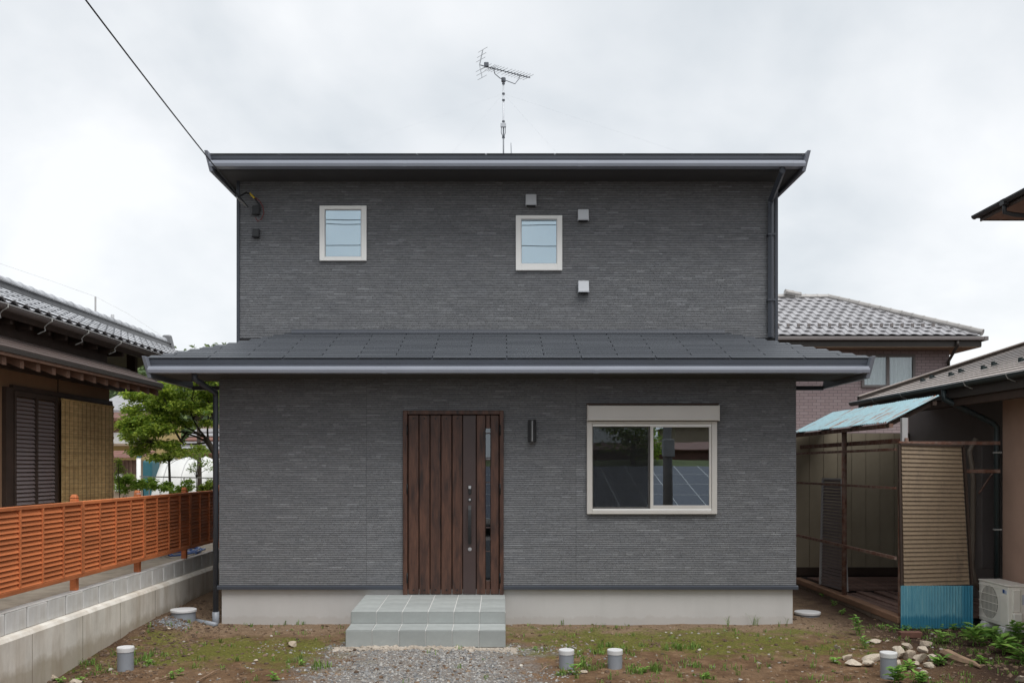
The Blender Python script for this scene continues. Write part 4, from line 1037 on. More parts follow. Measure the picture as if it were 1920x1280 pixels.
# ridge
MB().box(RX-0.10, RX+0.10, RY0, RY1-0.05, RZ-0.02, RZ+0.05).build('ridge_course', M['kawara_dk'], mr)
MB().box(RX-0.085, RX+0.085, RY0, RY1-0.05, RZ+0.053, RZ+0.09).build('ridge_course', M['kawara_dk'], mr)
MB().box(RX-0.10, RX+0.10, RY0, RY1-0.05, RZ+0.093, RZ+0.11).build('ridge_course', M['kawara_dk'], mr)
rt = MB()
n = 8
for yy, r in ((0, 0.082), (0.27, 0.078), (0.272, 0.09), (0.30, 0.09)):
    for k in range(n+1): an = math.pi*k/n; rt.v.append((r*math.cos(an), yy, r*math.sin(an)))
for i in range(3):
    for k in range(n): a = i*(n+1)+k; rt.f.append((a, a+1, a+n+2, a+n+1))
rt = rt.mesh('ridge_tile', M['kawara'])
y = RY0
while y < RY1-0.3: inst('ridge_tile', rt, mr, (RX, y, RZ+0.111)); y += 0.303
MB().hexa([(RX-0.16, RY1-0.07, RZ-0.05), (RX+0.16, RY1-0.07, RZ-0.05), (RX+0.16, RY1+0.03, RZ-0.05), (RX-0.16, RY1+0.03, RZ-0.05), (RX-0.08, RY1-0.07, RZ+0.27), (RX+0.08, RY1-0.07, RZ+0.27), (RX+0.08, RY1+0.03, RZ+0.27), (RX-0.08, RY1+0.03, RZ+0.27)]).build('ridge_end', M['kawara_dk'], mr, bevel=0.03, seg=2)
# gutter, brackets, eave boards
gp = []
for k in range(9): an = math.pi + math.pi*k/8; gp.append((EX+0.085+0.055*math.cos(an), EZ-0.055+0.055*math.sin(an)))
gp += [(x_*1.0+ (0.006 if x_ < EX+0.085 else -0.006), z_+0.002) for x_, z_ in gp[::-1]]
MB().prism(gp, 'y', RY0, RY1-0.1).build('gutter', M['greybox'], mr)
MB().tube([(EX+0.14, RY0, EZ-0.055), (EX+0.14, RY1-0.1, EZ-0.055)], 0.006, 6).build('gutter_rim', M['alu'], mr)
for px_ in (10, 93, 162, 223):
    yy = on_x(px_, EX+0.12)
    MB().tube([(EX+0.15, yy, EZ-0.05), (EX+0.15, yy, EZ-0.09), (EX+0.09, yy, EZ-0.125), (EX+0.06, yy+0.0, EZ-0.16), (EX+0.07, yy, EZ-0.20), (EX-0.02, yy, EZ-0.24)], 0.007, 5).build('gutter_bracket', M['galv'], mr)
MB().box(EX-0.02, EX+0.01, RY0, RY1-0.1, EZ-0.16, EZ-0.03).build('fascia', M['darkwood'], mr)
MB().hexa([(EX-0.03, RY0, EZ-0.11), (EX-0.03, RY1-0.1, EZ-0.11), (LX-0.1, RY1-0.1, EZ-0.02), (LX-0.1, RY0, EZ-0.02), (EX-0.03, RY0, EZ-0.10), (EX-0.03, RY1-0.1, EZ-0.10), (LX-0.1, RY1-0.1, EZ-0.01), (LX-0.1, RY0, EZ-0.01)]).build('boarding', M['darkwood'], mr)
y = RY0+0.2
while y < LYE+0.4:
    MB().box(-8.0, EX-0.04, y, y+0.055, EZ-0.21, EZ-0.13).build('rafter', M['darkwood'], mr); y += 0.45
yy = on_x(244, -6.3)
MB().box(-6.36, -6.22, yy, yy+0.12, 3.30, 4.2).build('bracket', M['darkwood'], mr)
MB().bar((-6.25, yy+0.06, 3.34), (-5.5, yy+0.06, 3.72), 0.07, 0.09).build('bracket', M['darkwood'], mr)
MB().box(-8.1, -6.37, yy, yy+0.12, 3.55, 3.7).build('beam', M['darkwood'], mr)

# reed blind hung on the wall
by0, by1 = ys2+0.02, on_x(213, LX+0.10); bxx = LX+0.10
bl = thing('reed_blind', (bxx, (by0+by1)/2, 0.9), 'tan reed blind hanging on the brown wall beside louvred shutters', 'blind')
q = MB(); rr = random.Random(5); z = 0.95
while z < 2.872:
    hgt = rr.uniform(0.008, 0.013)
    y = by0
    segs = 1; st = (by1-by0)/segs
    for s in range(segs):
        ya, yb = by0+s*st+0.001, by0+(s+1)*st-0.001
        ex = 0.0 if s < segs-1 else rr.uniform(-0.01, 0.012)
        o1, o2 = rr.uniform(0, 0.006), rr.uniform(0, 0.006)
        q.add([(bxx+o1, ya, z), (bxx+o2, yb+ex, z), (bxx+o2, yb+ex, z+hgt-0.0015), (bxx+o1, ya, z+hgt-0.0015), (bxx-0.008, ya, z-0.001), (bxx-0.008, yb+ex, z-0.001), (bxx-0.008, yb+ex, z+hgt-0.001), (bxx-0.008, ya, z+hgt-0.001)], [(0,1,2,3), (3,2,6,7), (0,4,5,1), (1,5,6,2), (0,3,7,4)])
    z += hgt
rd = q.build('reeds', M['blind'], bl); rd['kind'] = 'stuff'
for k in range(13):
    yy = by0 + 0.07 + (by1-by0-0.12)*k/12
    MB().box(bxx+0.006, bxx+0.0085, yy, yy+0.003, 0.95, 2.87).build('string', M['darkwood'], bl)
MB().tube([(bxx, by0, 2.876), (bxx, by1, 2.876)], 0.014, 8).build('top_rod', M['blind'], bl)

# ------------------------------------------------------------------ neighbour on the right
EX2, EZ2 = 5.9, 3.12            # eave line of the low tan roof
YB2 = on_x(1612, EX2)           # its far gable end
rh = thing('neighbour_house', (8.0, 1.0, 0), 'salmon rendered house with low tan metal roof at the right edge', 'house')
WX2 = 6.5; WYC = on_x(1880, WX2)
w = MB(); w.box(WX2, WX2+0.15, -9.0, WYC, -0.2, 3.05); w.box(WX2+0.15, 11.0, WYC-0.15, WYC, -0.2, 3.05)
w.build('wall', M['salmon'], rh)
w = MB(); w.box(7.0, 7.15, WYC, 4.2, -0.2, 3.3); w.box(4.98, 7.15, 4.15, 4.25, -0.2, 0.13)
w.build('recess_wall', M['greybox'], rh)
MB().box(5.02, 7.0, 4.15, 4.2, 0.131, 2.6).build('boarded_core', M['darkwood'], rh)
for i in range(8):
    xa = 5.03+0.243*i
    me = MB().box(0, 0.236, 0, 0.018, 0, 2.36).mesh('wall_board', M['board']); inst('wall_board', me, rh, (xa, 4.131, 0.24))
MB().box(5.02, 6.98, 4.10, 4.13, 0.16, 0.30).build('skirting', M['darkwood'], rh)
# low roof
P2 = 0.33; RXT = 9.4
rf = MB().slab([(EX2, -9, EZ2-0.02), (RXT, -9, EZ2-0.02+P2*(RXT-EX2)), (RXT, YB2, EZ2-0.02+P2*(RXT-EX2)), (EX2, YB2, EZ2-0.02)], 0.05).build('roof', M['tandark'], rh)
step = 0.205; k = 0
while EX2 + k*step < RXT-0.1:
    xa = EX2 - 0.02 + k*step; xb = xa + step + 0.03; za = EZ2 + P2*(xa-EX2); zb2 = EZ2 + P2*(xb-EX2)
    MB().hexa([(xa, -9, za+0.004), (xb, -9, zb2-0.012), (xb, YB2-0.06, zb2-0.012), (xa, YB2-0.06, za+0.004), (xa, -9, za+0.014), (xb, -9, zb2+0.0), (xb, YB2-0.06, zb2+0.0), (xa, YB2-0.06, za+0.014)]).build('roof_course', M['tanroof'], rf)
    MB().box(xa-0.003, xa-0.0005, -9, YB2-0.06, za-0.012, za+0.009).build('lap_shadow', M['tandark'], rf)  # dark strip painted in as the shadow line under each lap
    k += 1
MB().hexa([(EX2-0.03, YB2-0.06, EZ2-0.07), (RXT, YB2-0.06, EZ2-0.07+P2*(RXT-EX2)), (RXT, YB2+0.03, EZ2-0.07+P2*(RXT-EX2)), (EX2-0.03, YB2+0.03, EZ2-0.07), (EX2-0.03, YB2-0.06, EZ2+0.055), (RXT, YB2-0.06, EZ2+0.055+P2*(RXT-EX2)), (RXT, YB2+0.03, EZ2+0.055+P2*(RXT-EX2)), (EX2-0.03, YB2+0.03, EZ2+0.055)]).build('verge_board', M['tandark'], rf)
MB().hexa([(EX2-0.04, YB2-0.075, EZ2+0.056), (RXT, YB2-0.075, EZ2+0.056+P2*(RXT-EX2)), (RXT, YB2+0.045, EZ2+0.056+P2*(RXT-EX2)), (EX2-0.04, YB2+0.045, EZ2+0.056), (EX2-0.04, YB2-0.075, EZ2+0.072), (RXT, YB2-0.075, EZ2+0.072+P2*(RXT-EX2)), (RXT, YB2+0.045, EZ2+0.072+P2*(RXT-EX2)), (EX2-0.04, YB2+0.045, EZ2+0.072)]).build('verge_cap', M['tanroof'], rf)
gp = []
for k in range(9): an = math.pi + math.pi*k/8; gp.append((EX2-0.085+0.058*math.cos(an), EZ2-0.03+0.06*math.sin(an)))
gp += [(x_ + (0.006 if x_ < EX2-0.085 else -0.006), z_+0.002) for x_, z_ in gp[::-1]]
MB().prism(gp, 'y', -9, YB2+0.12).build('gutter', M['greengut'], rf)
MB().tube([(EX2-0.143, -9, EZ2-0.03), (EX2-0.143, YB2+0.12, EZ2-0.03)], 0.006, 6).build('gutter_rim', M['alu'], rf)
MB().box(EX2-0.02, EX2+0.012, -9, YB2, EZ2-0.2, EZ2-0.025).build('fascia', M['tandark'], rf)
MB().box(EX2+0.013, 7.0, -9, YB2-0.1, EZ2-0.13, EZ2-0.115).build('soffit', M['darkwood'], rf)
MB().box(EX2+0.02, EX2+0.10, -2, 3.6, EZ2-0.30, EZ2-0.135).build('eave_beam', M['darkwood'], rf)
yy = -3.2
while yy < YB2-0.2:
    for xr in (EX2+0.55, EX2+0.72):
        o = yy + (0.06 if xr > EX2+0.6 else 0.0)
        z = EZ2+P2*(xr-EX2)+0.022
        MB().hexa([(xr-0.03, o-0.035, z), (xr+0.05, o-0.035, z+0.02), (xr+0.05, o+0.035, z+0.02), (xr-0.03, o+0.035, z), (xr-0.03, o-0.03, z+0.06), (xr-0.018, o-0.03, z+0.06), (xr-0.018, o+0.03, z+0.06), (xr-0.03, o+0.03, z+0.06)]).build('snow_guard', M['greengut'], rf)
    o = yy - 0.12
    yy += 0.93
for px_ in (1640, 1693, 1813, 1893):
    yq = on_x(px_, EX2-0.1); MB().tube([(EX2-0.155, yq, EZ2-0.02), (EX2-0.12, yq, EZ2-0.085), (EX2-0.03, yq, EZ2-0.12)], 0.006, 5).build('gutter_bracket', M['galv'], rf)
# upper storey: only its eave corner reaches into the picture
UY2 = 14.8+CY; UX2 = px(1832, UY2)
UZ2 = pz(406, UY2)
w = MB(); w.box(UX2+0.62, 12.5, -9.0, UY2-0.62, 2.9, UZ2-0.02); w.build('upper_wall', M['salmon'], rh)
ur = MB(); ur.slab([(UX2, -9, UZ2+0.03), (UX2, UY2, UZ2+0.03), (UX2+3, UY2-3, UZ2+1.1), (UX2+3, -9, UZ2+1.1)], 0.06); ur.slab([(UX2, UY2, UZ2+0.03), (13.2, UY2, UZ2+0.03), (13.2, UY2-3, UZ2+1.1), (UX2+3, UY2-3, UZ2+1.1)], 0.06)
ur = ur.build('upper_roof', M['tandark'], rh)
MB().box(UX2+0.05, 13.0, -9, UY2-0.05, UZ2-0.06, UZ2-0.045).build('soffit', M['rafter'], ur)
MB().box(UX2+0.03, UX2+0.05, -9, UY2-0.03, UZ2-0.085, UZ2-0.035).build('fascia', M['darkwood'], ur)
MB().box(UX2+0.03, 13.0, UY2-0.05, UY2-0.03, UZ2-0.075, UZ2-0.035).build('fascia', M['darkwood'], ur)
gp = []
for k in range(9): an = math.pi + math.pi*k/8; gp.append((UX2-0.02+0.05*math.cos(an), UZ2+0.02+0.055*math.sin(an)))
gp += [(x_ + (0.006 if x_ < UX2-0.02 else -0.006), z_+0.002) for x_, z_ in gp[::-1]]
MB().prism(gp, 'y', -9, UY2+0.05).build('gutter', M['blackmat'], ur)
yq = on_x(1886, UX2)
MB().tube([(UX2-0.02, yq, UZ2-0.03), (UX2-0.02, yq, UZ2-0.16), (UX2+0.12, yq-0.02, UZ2-0.2), (UX2+0.6, yq-0.3, UZ2-0.32)], 0.035, 8).build('downpipe', M['blackmat'], ur, smooth=True)
MB().box(UX2-0.065, UX2+0.02, yq-0.06, yq+0.06, UZ2-0.06, UZ2+0.03).build('hopper', M['blackmat'], ur, bevel=0.006)
# downpipe, duct and boxes at the recess
xd, yd = WX2-0.06, WYC+0.03
MB().tube([(EX2-0.085, on_x(1770, EX2-0.085), EZ2-0.08), (EX2-0.085, on_x(1770, EX2-0.085), EZ2-0.2), (xd-0.06, yd, EZ2-0.52), (xd, yd, EZ2-0.58), (xd, yd, EZ2-0.75), (xd, yd, 0.1)], 0.037, 10).build('downpipe', M['greengut'], rh, smooth=True)
for z in (2.2, 1.2): MB().box(xd-0.045, xd+0.045, yd-0.045, yd+0.02, z, z+0.02).build('pipe_bracket', M['galv'], rh)
yb_ = 1.0
MB().box(px(1841, yb_), px(1868, yb_), yb_, yb_+0.12, pz(1066, yb_), pz(835, yb_)).build('meter_box', M['greybox'], rh, bevel=0.008)
q = [(1830, 822), (1818, 845), (1822, 870), (1825, 900), (1824, 1000), (1822, 1060), (1828, 1090), (1842, 1108)]
MB().tube([at(a, b, 0.45) for a, b in q], 0.034, 10).build('duct', M['duct'], rh, smooth=True)
MB().tube([at(1866, 880, 0.42), at(1835, 925, 0.42)], 0.013, 6).build('brace', M['rust'], rh)

# ------------------------------------------------------------------ lean-to terrace in front of it
lt = thing('lean_to', (5.4, 2.0, 0), 'rusty lean-to terrace with blue corrugated roof beside the salmon house', 'lean-to')
SXX = 5.0
# corrugated roof sheets, ribs run down the slope
def corrugated(p00, du, dv, nu, pitch, amp, L_extra=0.0):
    """sheet: u across the ribs, v along; returns MB"""
    q = MB(); du, dv = Vector(du), Vector(dv); nrm = du.cross(dv).normalized()
    L = du.length; n = nu
    for j in range(2):
        for i in range(n+1):
            t = i/n; z = amp*math.sin(2*math.pi*t*L/pitch)
            q.v.append(tuple(Vector(p00)+du*t+dv*j+nrm*z))
    for j in range(2):
        for i in range(n+1): v = Vector(q.v[j*(n+1)+i]); q.v.append(tuple(v-nrm*0.003))
    m = n+1
    for i in range(n):
        q.f.append((i, i+1, m+i+1, m+i)); q.f.append((2*m+i, 3*m+i, 3*m+i+1, 2*m+i+1))
        q.f.append((i, 2*m+i, 2*m+i+1, i+1)); q.f.append((m+i, m+i+1, 3*m+i+1, 3*m+i))
    return q
y = 0.03
for k in range(6):
    L = 0.72
    corrugated((4.96, y, 2.60+0.004*(k % 2)), (0, L, 0), (0.68, 0, 0.345), 96, 0.076, 0.009).build('roof_sheet', M['bluesheet'], lt)
    y += 0.66
MB().box(4.99, 5.04, 0.05, 4.1, 2.53, 2.585).build('purlin', M['rust'], lt); MB().box(5.55, 5.60, 0.05, 4.1, 2.82, 2.87).build('purlin', M['darkwood'], lt)
for yy in (0.12, 1.4, 2.7, 4.0): MB().bar((4.98, yy, 2.555), (5.62, yy, 2.875), 0.045, 0.05).build('rafter', M['darkwood'], lt)
# footing, sill, posts
MB().box(SXX, SXX+0.13, -0.20, 4.1, -0.2, 0.045).build('footing', M['veranda'], lt, bevel=0.01)
MB().box(SXX-0.015, SXX+0.115, -0.22, 4.12, 0.046, 0.13).build('sill', M['sill'], lt, bevel=0.008)
yp = on_x(1583, SXX+0.05)
MB().tube([(SXX+0.05, yp, 0.131), (SXX+0.05, yp, 2.55)], 0.036, 10).build('post', M['rust'], lt, smooth=True)
ya = -0.18
MB().box(SXX+0.03, SXX+0.09, ya, ya+0.06, 0.131, 2.31).build('post', M['rust'], lt)
pf = at(1695, 825, -0.12); MB().box(pf.x-0.035, pf.x+0.035, -0.15, -0.09, 2.30, pz(783, -0.12)).build('post_head', M['alu'], lt)
for z, w_ in ((2.245, 0.034), (1.755, 0.032), (0.868, 0.04)):
    MB().box(SXX-0.035, SXX-0.005, ya, 4.1, z-w_/2, z+w_/2).build('rail', M['rust'], lt)
MB().box(SXX+0.10, SXX+0.14, ya, 4.1, 2.33, 2.39).build('rail', M['rust'], lt)
for z in (2.325, 1.97):
    MB().box(SXX+0.0, 6.28, ya-0.045, ya-0.012, z-0.022, z+0.022).build('front_rail', M['rust'], lt)
# deck boards (run towards the viewer, some lifted)
nb = 15
for i in range(nb):
    xa = SXX+0.19+0.118*i; me = MB().box(0, 0.098, 0, 2.4, 0, 0.025).mesh('deck_board', M['deck'])
    inst('deck_board', me, lt, (xa, -0.05+rng.uniform(-0.03, 0.03), 0.085+rng.uniform(-0.005, 0.005)), (rng.uniform(-0.006, 0.006), 0, rng.uniform(-0.02, 0.02)))
for i in range(12):
    ya_ = 2.45+0.13*i; me = MB().box(0, 1.75, 0, 0.108, 0, 0.025).mesh('deck_board', M['deck'])
    inst('deck_board', me, lt, (SXX+0.19, ya_, 0.118+rng.uniform(-0.006, 0.006)), (0, rng.uniform(-0.008, 0.008), rng.uniform(-0.008, 0.008)))
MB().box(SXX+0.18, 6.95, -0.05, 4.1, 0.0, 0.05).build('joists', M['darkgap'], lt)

# bronze storm shutter leaning at the front of the terrace
sy = -0.245
ss = thing('storm_shutter', (5.42, sy, 0.5), 'large bronze ribbed storm shutter panel standing above the turquoise sheet', 'shutter')
T = [(1685.5, 832), (1806, 836), (1822, 1097), (1690, 1101)]
TL_, TR_, BR_, BL_ = [at(a, b, sy) for a, b in T]
def lerp2(u, v): return (TL_.lerp(TR_, u)).lerp(BL_.lerp(BR_, u), v)
NR = 33
for i in range(NR):
    v0, v1 = (i+0.25)/(NR+0.5), (i+1.17)/(NR+0.5)
    a, b, c, d = lerp2(0.035, v0), lerp2(0.965, v0), lerp2(0.965, v1), lerp2(0.035, v1)
    off = Vector((0, -0.014, 0)); bk = Vector((0, 0.012, 0))
    q = MB().add([a, b, c+off, d+off, a+bk, b+bk, c+bk, d+bk], [(0,1,2,3), (3,2,6,7), (0,4,5,1), (0,3,7,4), (1,5,6,2), (4,7,6,5)])
    q.build('slat', M['amado'], ss)
for a, b in (((0, 0), (1, 0)), ((0, 1), (1, 1)), ((0, 0), (0, 1)), ((1, 0), (1, 1))):
    MB().bar(lerp2(*a)+Vector((0, -0.006, 0)), lerp2(*b)+Vector((0, -0.006, 0)), 0.026, 0.034, up=(0, 1, 0)).build('frame', M['darkwood'], ss)
# turquoise corrugated sheet below it
tx0, tx1 = px(1688, -0.285), px(1823, -0.285)
cs = corrugated((tx0, -0.30, 0.0), (tx1-tx0, 0, 0), (0, 0, pz(1097, -0.285)), 150, 0.037, 0.011)
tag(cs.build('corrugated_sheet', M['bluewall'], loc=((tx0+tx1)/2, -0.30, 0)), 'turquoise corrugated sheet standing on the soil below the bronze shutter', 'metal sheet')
# strip of the same turquoise sheet returning along the terrace side
# brown louvred shutter inside the terrace
p0, p1 = Vector((5.10, 3.05, 0.14)), Vector((5.20, 2.15, 0.14))
tp0, tp1 = Vector((5.16, 3.10, 1.83)), Vector((5.22, 2.42, 1.83))
ls = thing('old_shutter', p0.lerp(p1, 0.5), 'brown louvred shutter with aluminium edges leaning inside the rusty lean-to', 'shutter')
def l3(u, v): return p0.lerp(p1, u).lerp(tp0.lerp(tp1, u), v)
nr = 34
for i in range(nr):
    v0, v1 = (i+0.1)/nr, (i+0.85)/nr; off = Vector((-0.014, -0.006, 0))
    q = MB().add([l3(0.05, v1), l3(0.95, v1), l3(0.95, v0)+off, l3(0.05, v0)+off, l3(0.05, v1)+Vector((0.006, 0, 0)), l3(0.95, v1)+Vector((0.006, 0, 0)), l3(0.95, v0)+Vector((0.006, 0, 0)), l3(0.05, v0)+Vector((0.006, 0, 0))], [(0,1,2,3), (3,2,6,7), (0,4,5,1), (4,7,6,5), (0,3,7,4), (1,5,6,2)])
    q.build('slat', M['shutter'], ls)
for a, b in (((0, 0), (0, 1)), ((1, 0), (1, 1)), ((0, 1), (1, 1))): MB().bar(l3(*a), l3(*b), 0.03, 0.04, up=(1, 0, 0)).build('edge', M['alu'], ls)

# ------------------------------------------------------------------ air conditioner
AX, AY0 = 6.03, on_x(1890, 6.03)
AW, AD, AH = 0.70, 0.275, 0.51
az = 0.10
ac = thing('air_conditioner', (AX+AD/2, AY0+AW/2, 0), 'ivory outdoor air conditioner unit on two concrete blocks', 'air conditioner')
MB().box(AX, AX+AD, AY0, AY0+AW, az, az+AH-0.02).build('casing', M['acwhite'], ac, bevel=0.014, seg=2)
MB().box(AX-0.008, AX+AD+0.006, AY0-0.006, AY0+AW+0.006, az+AH-0.0195, az+AH).build('top_plate', M['acwhite'], ac, bevel=0.008, seg=2)
cy_, cz_, rr_ = AY0+AW*0.62, az+AH*0.50, 0.205
q = MB(); n = 36
for k in range(n):
    an = 2*math.pi*k/n; q.v.append((AX-0.0015, cy_+rr_*math.cos(an), cz_+rr_*math.sin(an)))
q.f.append(tuple(range(n))); q.build('fan_opening', M['acgrey'], ac)
q = MB()
for k in range(13):
    t = -0.94+1.88*k/12; q.tube([(AX-0.012, cy_+rr_*t, cz_-rr_*math.sqrt(1-t*t)*1.0), (AX-0.014, cy_+rr_*t, cz_+rr_*math.sqrt(1-t*t)*1.0)], 0.0022, 4)
for k in range(5):
    zz = cz_-0.2+0.1*k; q.tube([(AX-0.014, AY0+AW*0.30, zz), (AX-0.014, AY0+AW*0.96, zz)], 0.004, 4)
q.build('grille', M['acwhite'], ac)
for k in range(9):
    yy = AY0+0.035+0.016*k; MB().box(AX-0.003, AX-0.0005, yy, yy+0.008, az+0.05, az+AH-0.12).build('front_rib', M['acwhite'], ac)
MB().box(AX-0.0025, AX-0.0008, AY0+0.075, AY0+0.12, az+AH-0.105, az+AH-0.06).build('badge', M['logo'], ac)
MB().box(AX-0.0025, AX-0.0008, AY0+0.03, AY0+0.0745, az+AH-0.11, az+AH-0.065).build('badge_tail', M['logo2'], ac)
MB().box(AX+0.05, AX+0.14, AY0-0.022, AY0+0.002, az+0.19, az+AH-0.05).build('service_cover', M['acwhite'], ac, bevel=0.006)
MB().box(AX+0.045, AX+0.15, AY0-0.055, AY0+0.002, az+0.03, az+0.185).build('valve_cover', M['acwhite'], ac, bevel=0.01)
MB().box(AX+0.165, AX+0.24, AY0-0.003, AY0-0.001, az+0.28, az+0.40).build('data_plate', M['vent'], ac)
for s, yy in enumerate((AY0+0.06, AY0+AW-0.2)):
    t = thing('concrete_foot', (AX+AD/2, yy+0.06, 0), 'small concrete block under the %s end of the air conditioner' % ('near' if s == 0 else 'far'), 'block', 'blocks under the air conditioner')
    MB().hexa([(AX-0.06, yy-0.03, -0.05), (AX+AD+0.05, yy-0.03, -0.05), (AX+AD+0.05, yy+0.15, -0.05), (AX-0.06, yy+0.15, -0.05), (AX-0.015, yy, az-0.002), (AX+AD+0.01, yy, az-0.002), (AX+AD+0.01, yy+0.12, az-0.002), (AX-0.015, yy+0.12, az-0.002)]).build('body', M['block'], t, bevel=0.008)

# ------------------------------------------------------------------ brick-tile house behind
BY, BZ, BXR = 11.55, pz(628, 11.55), px(1842, 11.55)
bh = thing('brick_house', (9.0, 15.0, 0), 'two-storey mauve brick-clad house with hipped tile roof in the right background', 'house')
WB = BY+0.6; bxr = px(1780, WB)
bw0, bw1, bz0_, bz1_ = px(1615, WB), px(1715, WB), pz(726, WB), pz(665, WB)
w = MB(); holed(w, 0.5, bxr, -0.1, BZ-0.1, [(bw0, bw1, bz0_, bz1_)], WB, WB+0.2)
w.box(bxr-0.2, bxr, WB+0.2, WB+6, -0.1, BZ-0.1); w.box(0.5, bxr, WB+6, WB+6.2, -0.1, BZ-0.1); w.box(0.5, 0.7, WB+0.2, WB+6, -0.1, BZ-0.1)
w.build('wall', M['brick'], bh)
bwn = MB(); f = 0.06
bwn.box(bw0, bw0+f, WB-0.05, WB+0.1, bz0_, bz1_); bwn.box(bw1-f, bw1, WB-0.05, WB+0.1, bz0_, bz1_); bwn.box(bw0+f, bw1-f, WB-0.05, WB+0.1, bz0_, bz0_+f); bwn.box(bw0+f, bw1-f, WB-0.05, WB+0.1, bz1_-f, bz1_)
bc = (bw0+bw1)/2; bwn.box(bc-0.05, bc+0.03, WB-0.03, WB+0.08, bz0_+f, bz1_-f)
bwn = bwn.build('window', M['greybox'], bh)
for a, b in ((bw0+f, bc-0.05), (bc+0.03, bw1-f)):
    MB().box(a, b, WB-0.012, WB-0.006, bz0_+f, bz1_-f).build('pane', M['glass_clear'], bwn)
q = MB(); n = 60
for i in range(n+1):
    x = bw0+0.02+(bw1-bw0-0.04)*i/n; d = 0.03*math.sin(i*1.25)+0.012*math.sin(i*2.9)
    q.v += [(x, WB+0.065+d*0.5, bz0_), (x, WB+0.065+d*0.5, bz1_)]
for i in range(n): q.f.append((2*i, 2*i+2, 2*i+3, 2*i+1))
q.build('lace_curtain', M['white'], bwn)
MB().box(bw0-0.05, bw1+0.05, WB+0.3, WB+0.32, bz0_-0.1, bz1_+0.1).build('room_screen', M['room'], bwn)
Wd = 2.86; PB = 0.5
rx0 = 0.0
def bz(y): return BZ + PB*(y-BY)
br = MB()
br.slab([(rx0, BY, BZ-0.03), (BXR, BY, BZ-0.03), (BXR-Wd, BY+Wd, bz(BY+Wd)-0.03), (rx0, BY+Wd, bz(BY+Wd)-0.03)], 0.06)
br.slab([(BXR, BY, BZ-0.03), (BXR, BY+2*Wd+1, BZ-0.03), (BXR-Wd, BY+Wd+1, bz(BY+Wd)-0.03), (BXR-Wd, BY+Wd, bz(BY+Wd)-0.03)], 0.06)
br = br.build('roof', M['kawara_dk'], bh)
T2, L2 = 0.275, 0.262
kt2 = kawara(M['kawara2'], T2, L2, amp=0.011, lip=0.009, lft=0.012)
rot_b = basis((1, 0, 0), (0, 1, PB)); sl2 = math.hypot(1, PB)
j = 0
while j*L2/sl2 < Wd:
    yy = BY + j*L2/sl2; xx = 6.35 + (T2/2 if j % 2 else 0)
    while xx + T2*0.6 < BXR-(yy-BY):
        inst('tile', kt2, br, (xx, yy-0.03, bz(yy)), rot_b); xx += T2
    j += 1
def ridge_run(a, b, nseg, r, m):
    a, b = Vector(a), Vector(b); d = (b-a)/nseg
    for i in range(nseg):
        p, q_ = a+d*i, a+d*(i+1.04)
        MB().tube([p, p.lerp(q_, 0.86), p.lerp(q_, 0.87), q_], [r*0.9, r*0.9, r, r], 8).build('ridge_tile', m, br)
M['ridge2'] = plain('pale_ridge_tile', (0.33, 0.315, 0.30), 0.4, 0.15, 5, rnd=0.1)
ridge_run((BXR-Wd, BY+Wd, bz(BY+Wd)+0.03), (BXR, BY, BZ+0.07), 14, 0.085, M['ridge2'])
ridge_run((6.3, BY+Wd, bz(BY+Wd)+0.04), (BXR-Wd, BY+Wd, bz(BY+Wd)+0.03), 9, 0.085, M['ridge2'])
ra = at(1470, 548, BY+Wd); rb_ = at(1500, 553, BY+Wd)
ridge_run((ra.x, BY+Wd-0.1, ra.z), (rb_.x, BY+Wd, rb_.z), 2, 0.085, M['ridge2'])
for i in range(18):
    xx = px(1458, BY+0.5)+0.40*i*0.66
    if xx > BXR-0.8: break
    MB().box(xx-0.035, xx+0.035, BY+0.46, BY+0.50, bz(BY+0.48)+0.04, bz(BY+0.48)+0.12).build('snow_guard', M['greybox'], br)
MB().box(rx0, BXR+0.02, BY-0.11, BY+0.0, BZ-0.14, BZ-0.045).build('gutter', M['greybox'], br, bevel=0.02, seg=2)
MB().box(BXR-0.01, BXR+0.10, BY-0.11, BY+6, BZ-0.14, BZ-0.045).build('gutter', M['greybox'], br)
MB().box(rx0, BXR-0.02, BY+0.02, WB-0.01, BZ-0.30, BZ-0.27).build('soffit', M['tanhouse'], br)
MB().box(bxr, BXR-0.02, WB-0.01, BY+6, BZ-0.30, BZ-0.27).build('soffit', M['tanhouse'], br)
MB().box(rx0, BXR-0.02, BY, BY+0.02, BZ-0.28, BZ-0.09).build('fascia', M['tandark'], br)
g0 = at(1794, 632, BY)
MB().tube([(g0.x, BY-0.05, BZ-0.14), (g0.x, BY-0.05, BZ-0.25), (bxr-0.05, WB-0.06, BZ-0.6), (bxr-0.05, WB-0.06, 0)], 0.04, 8).build('downpipe', M['tandark'], bh, smooth=True)

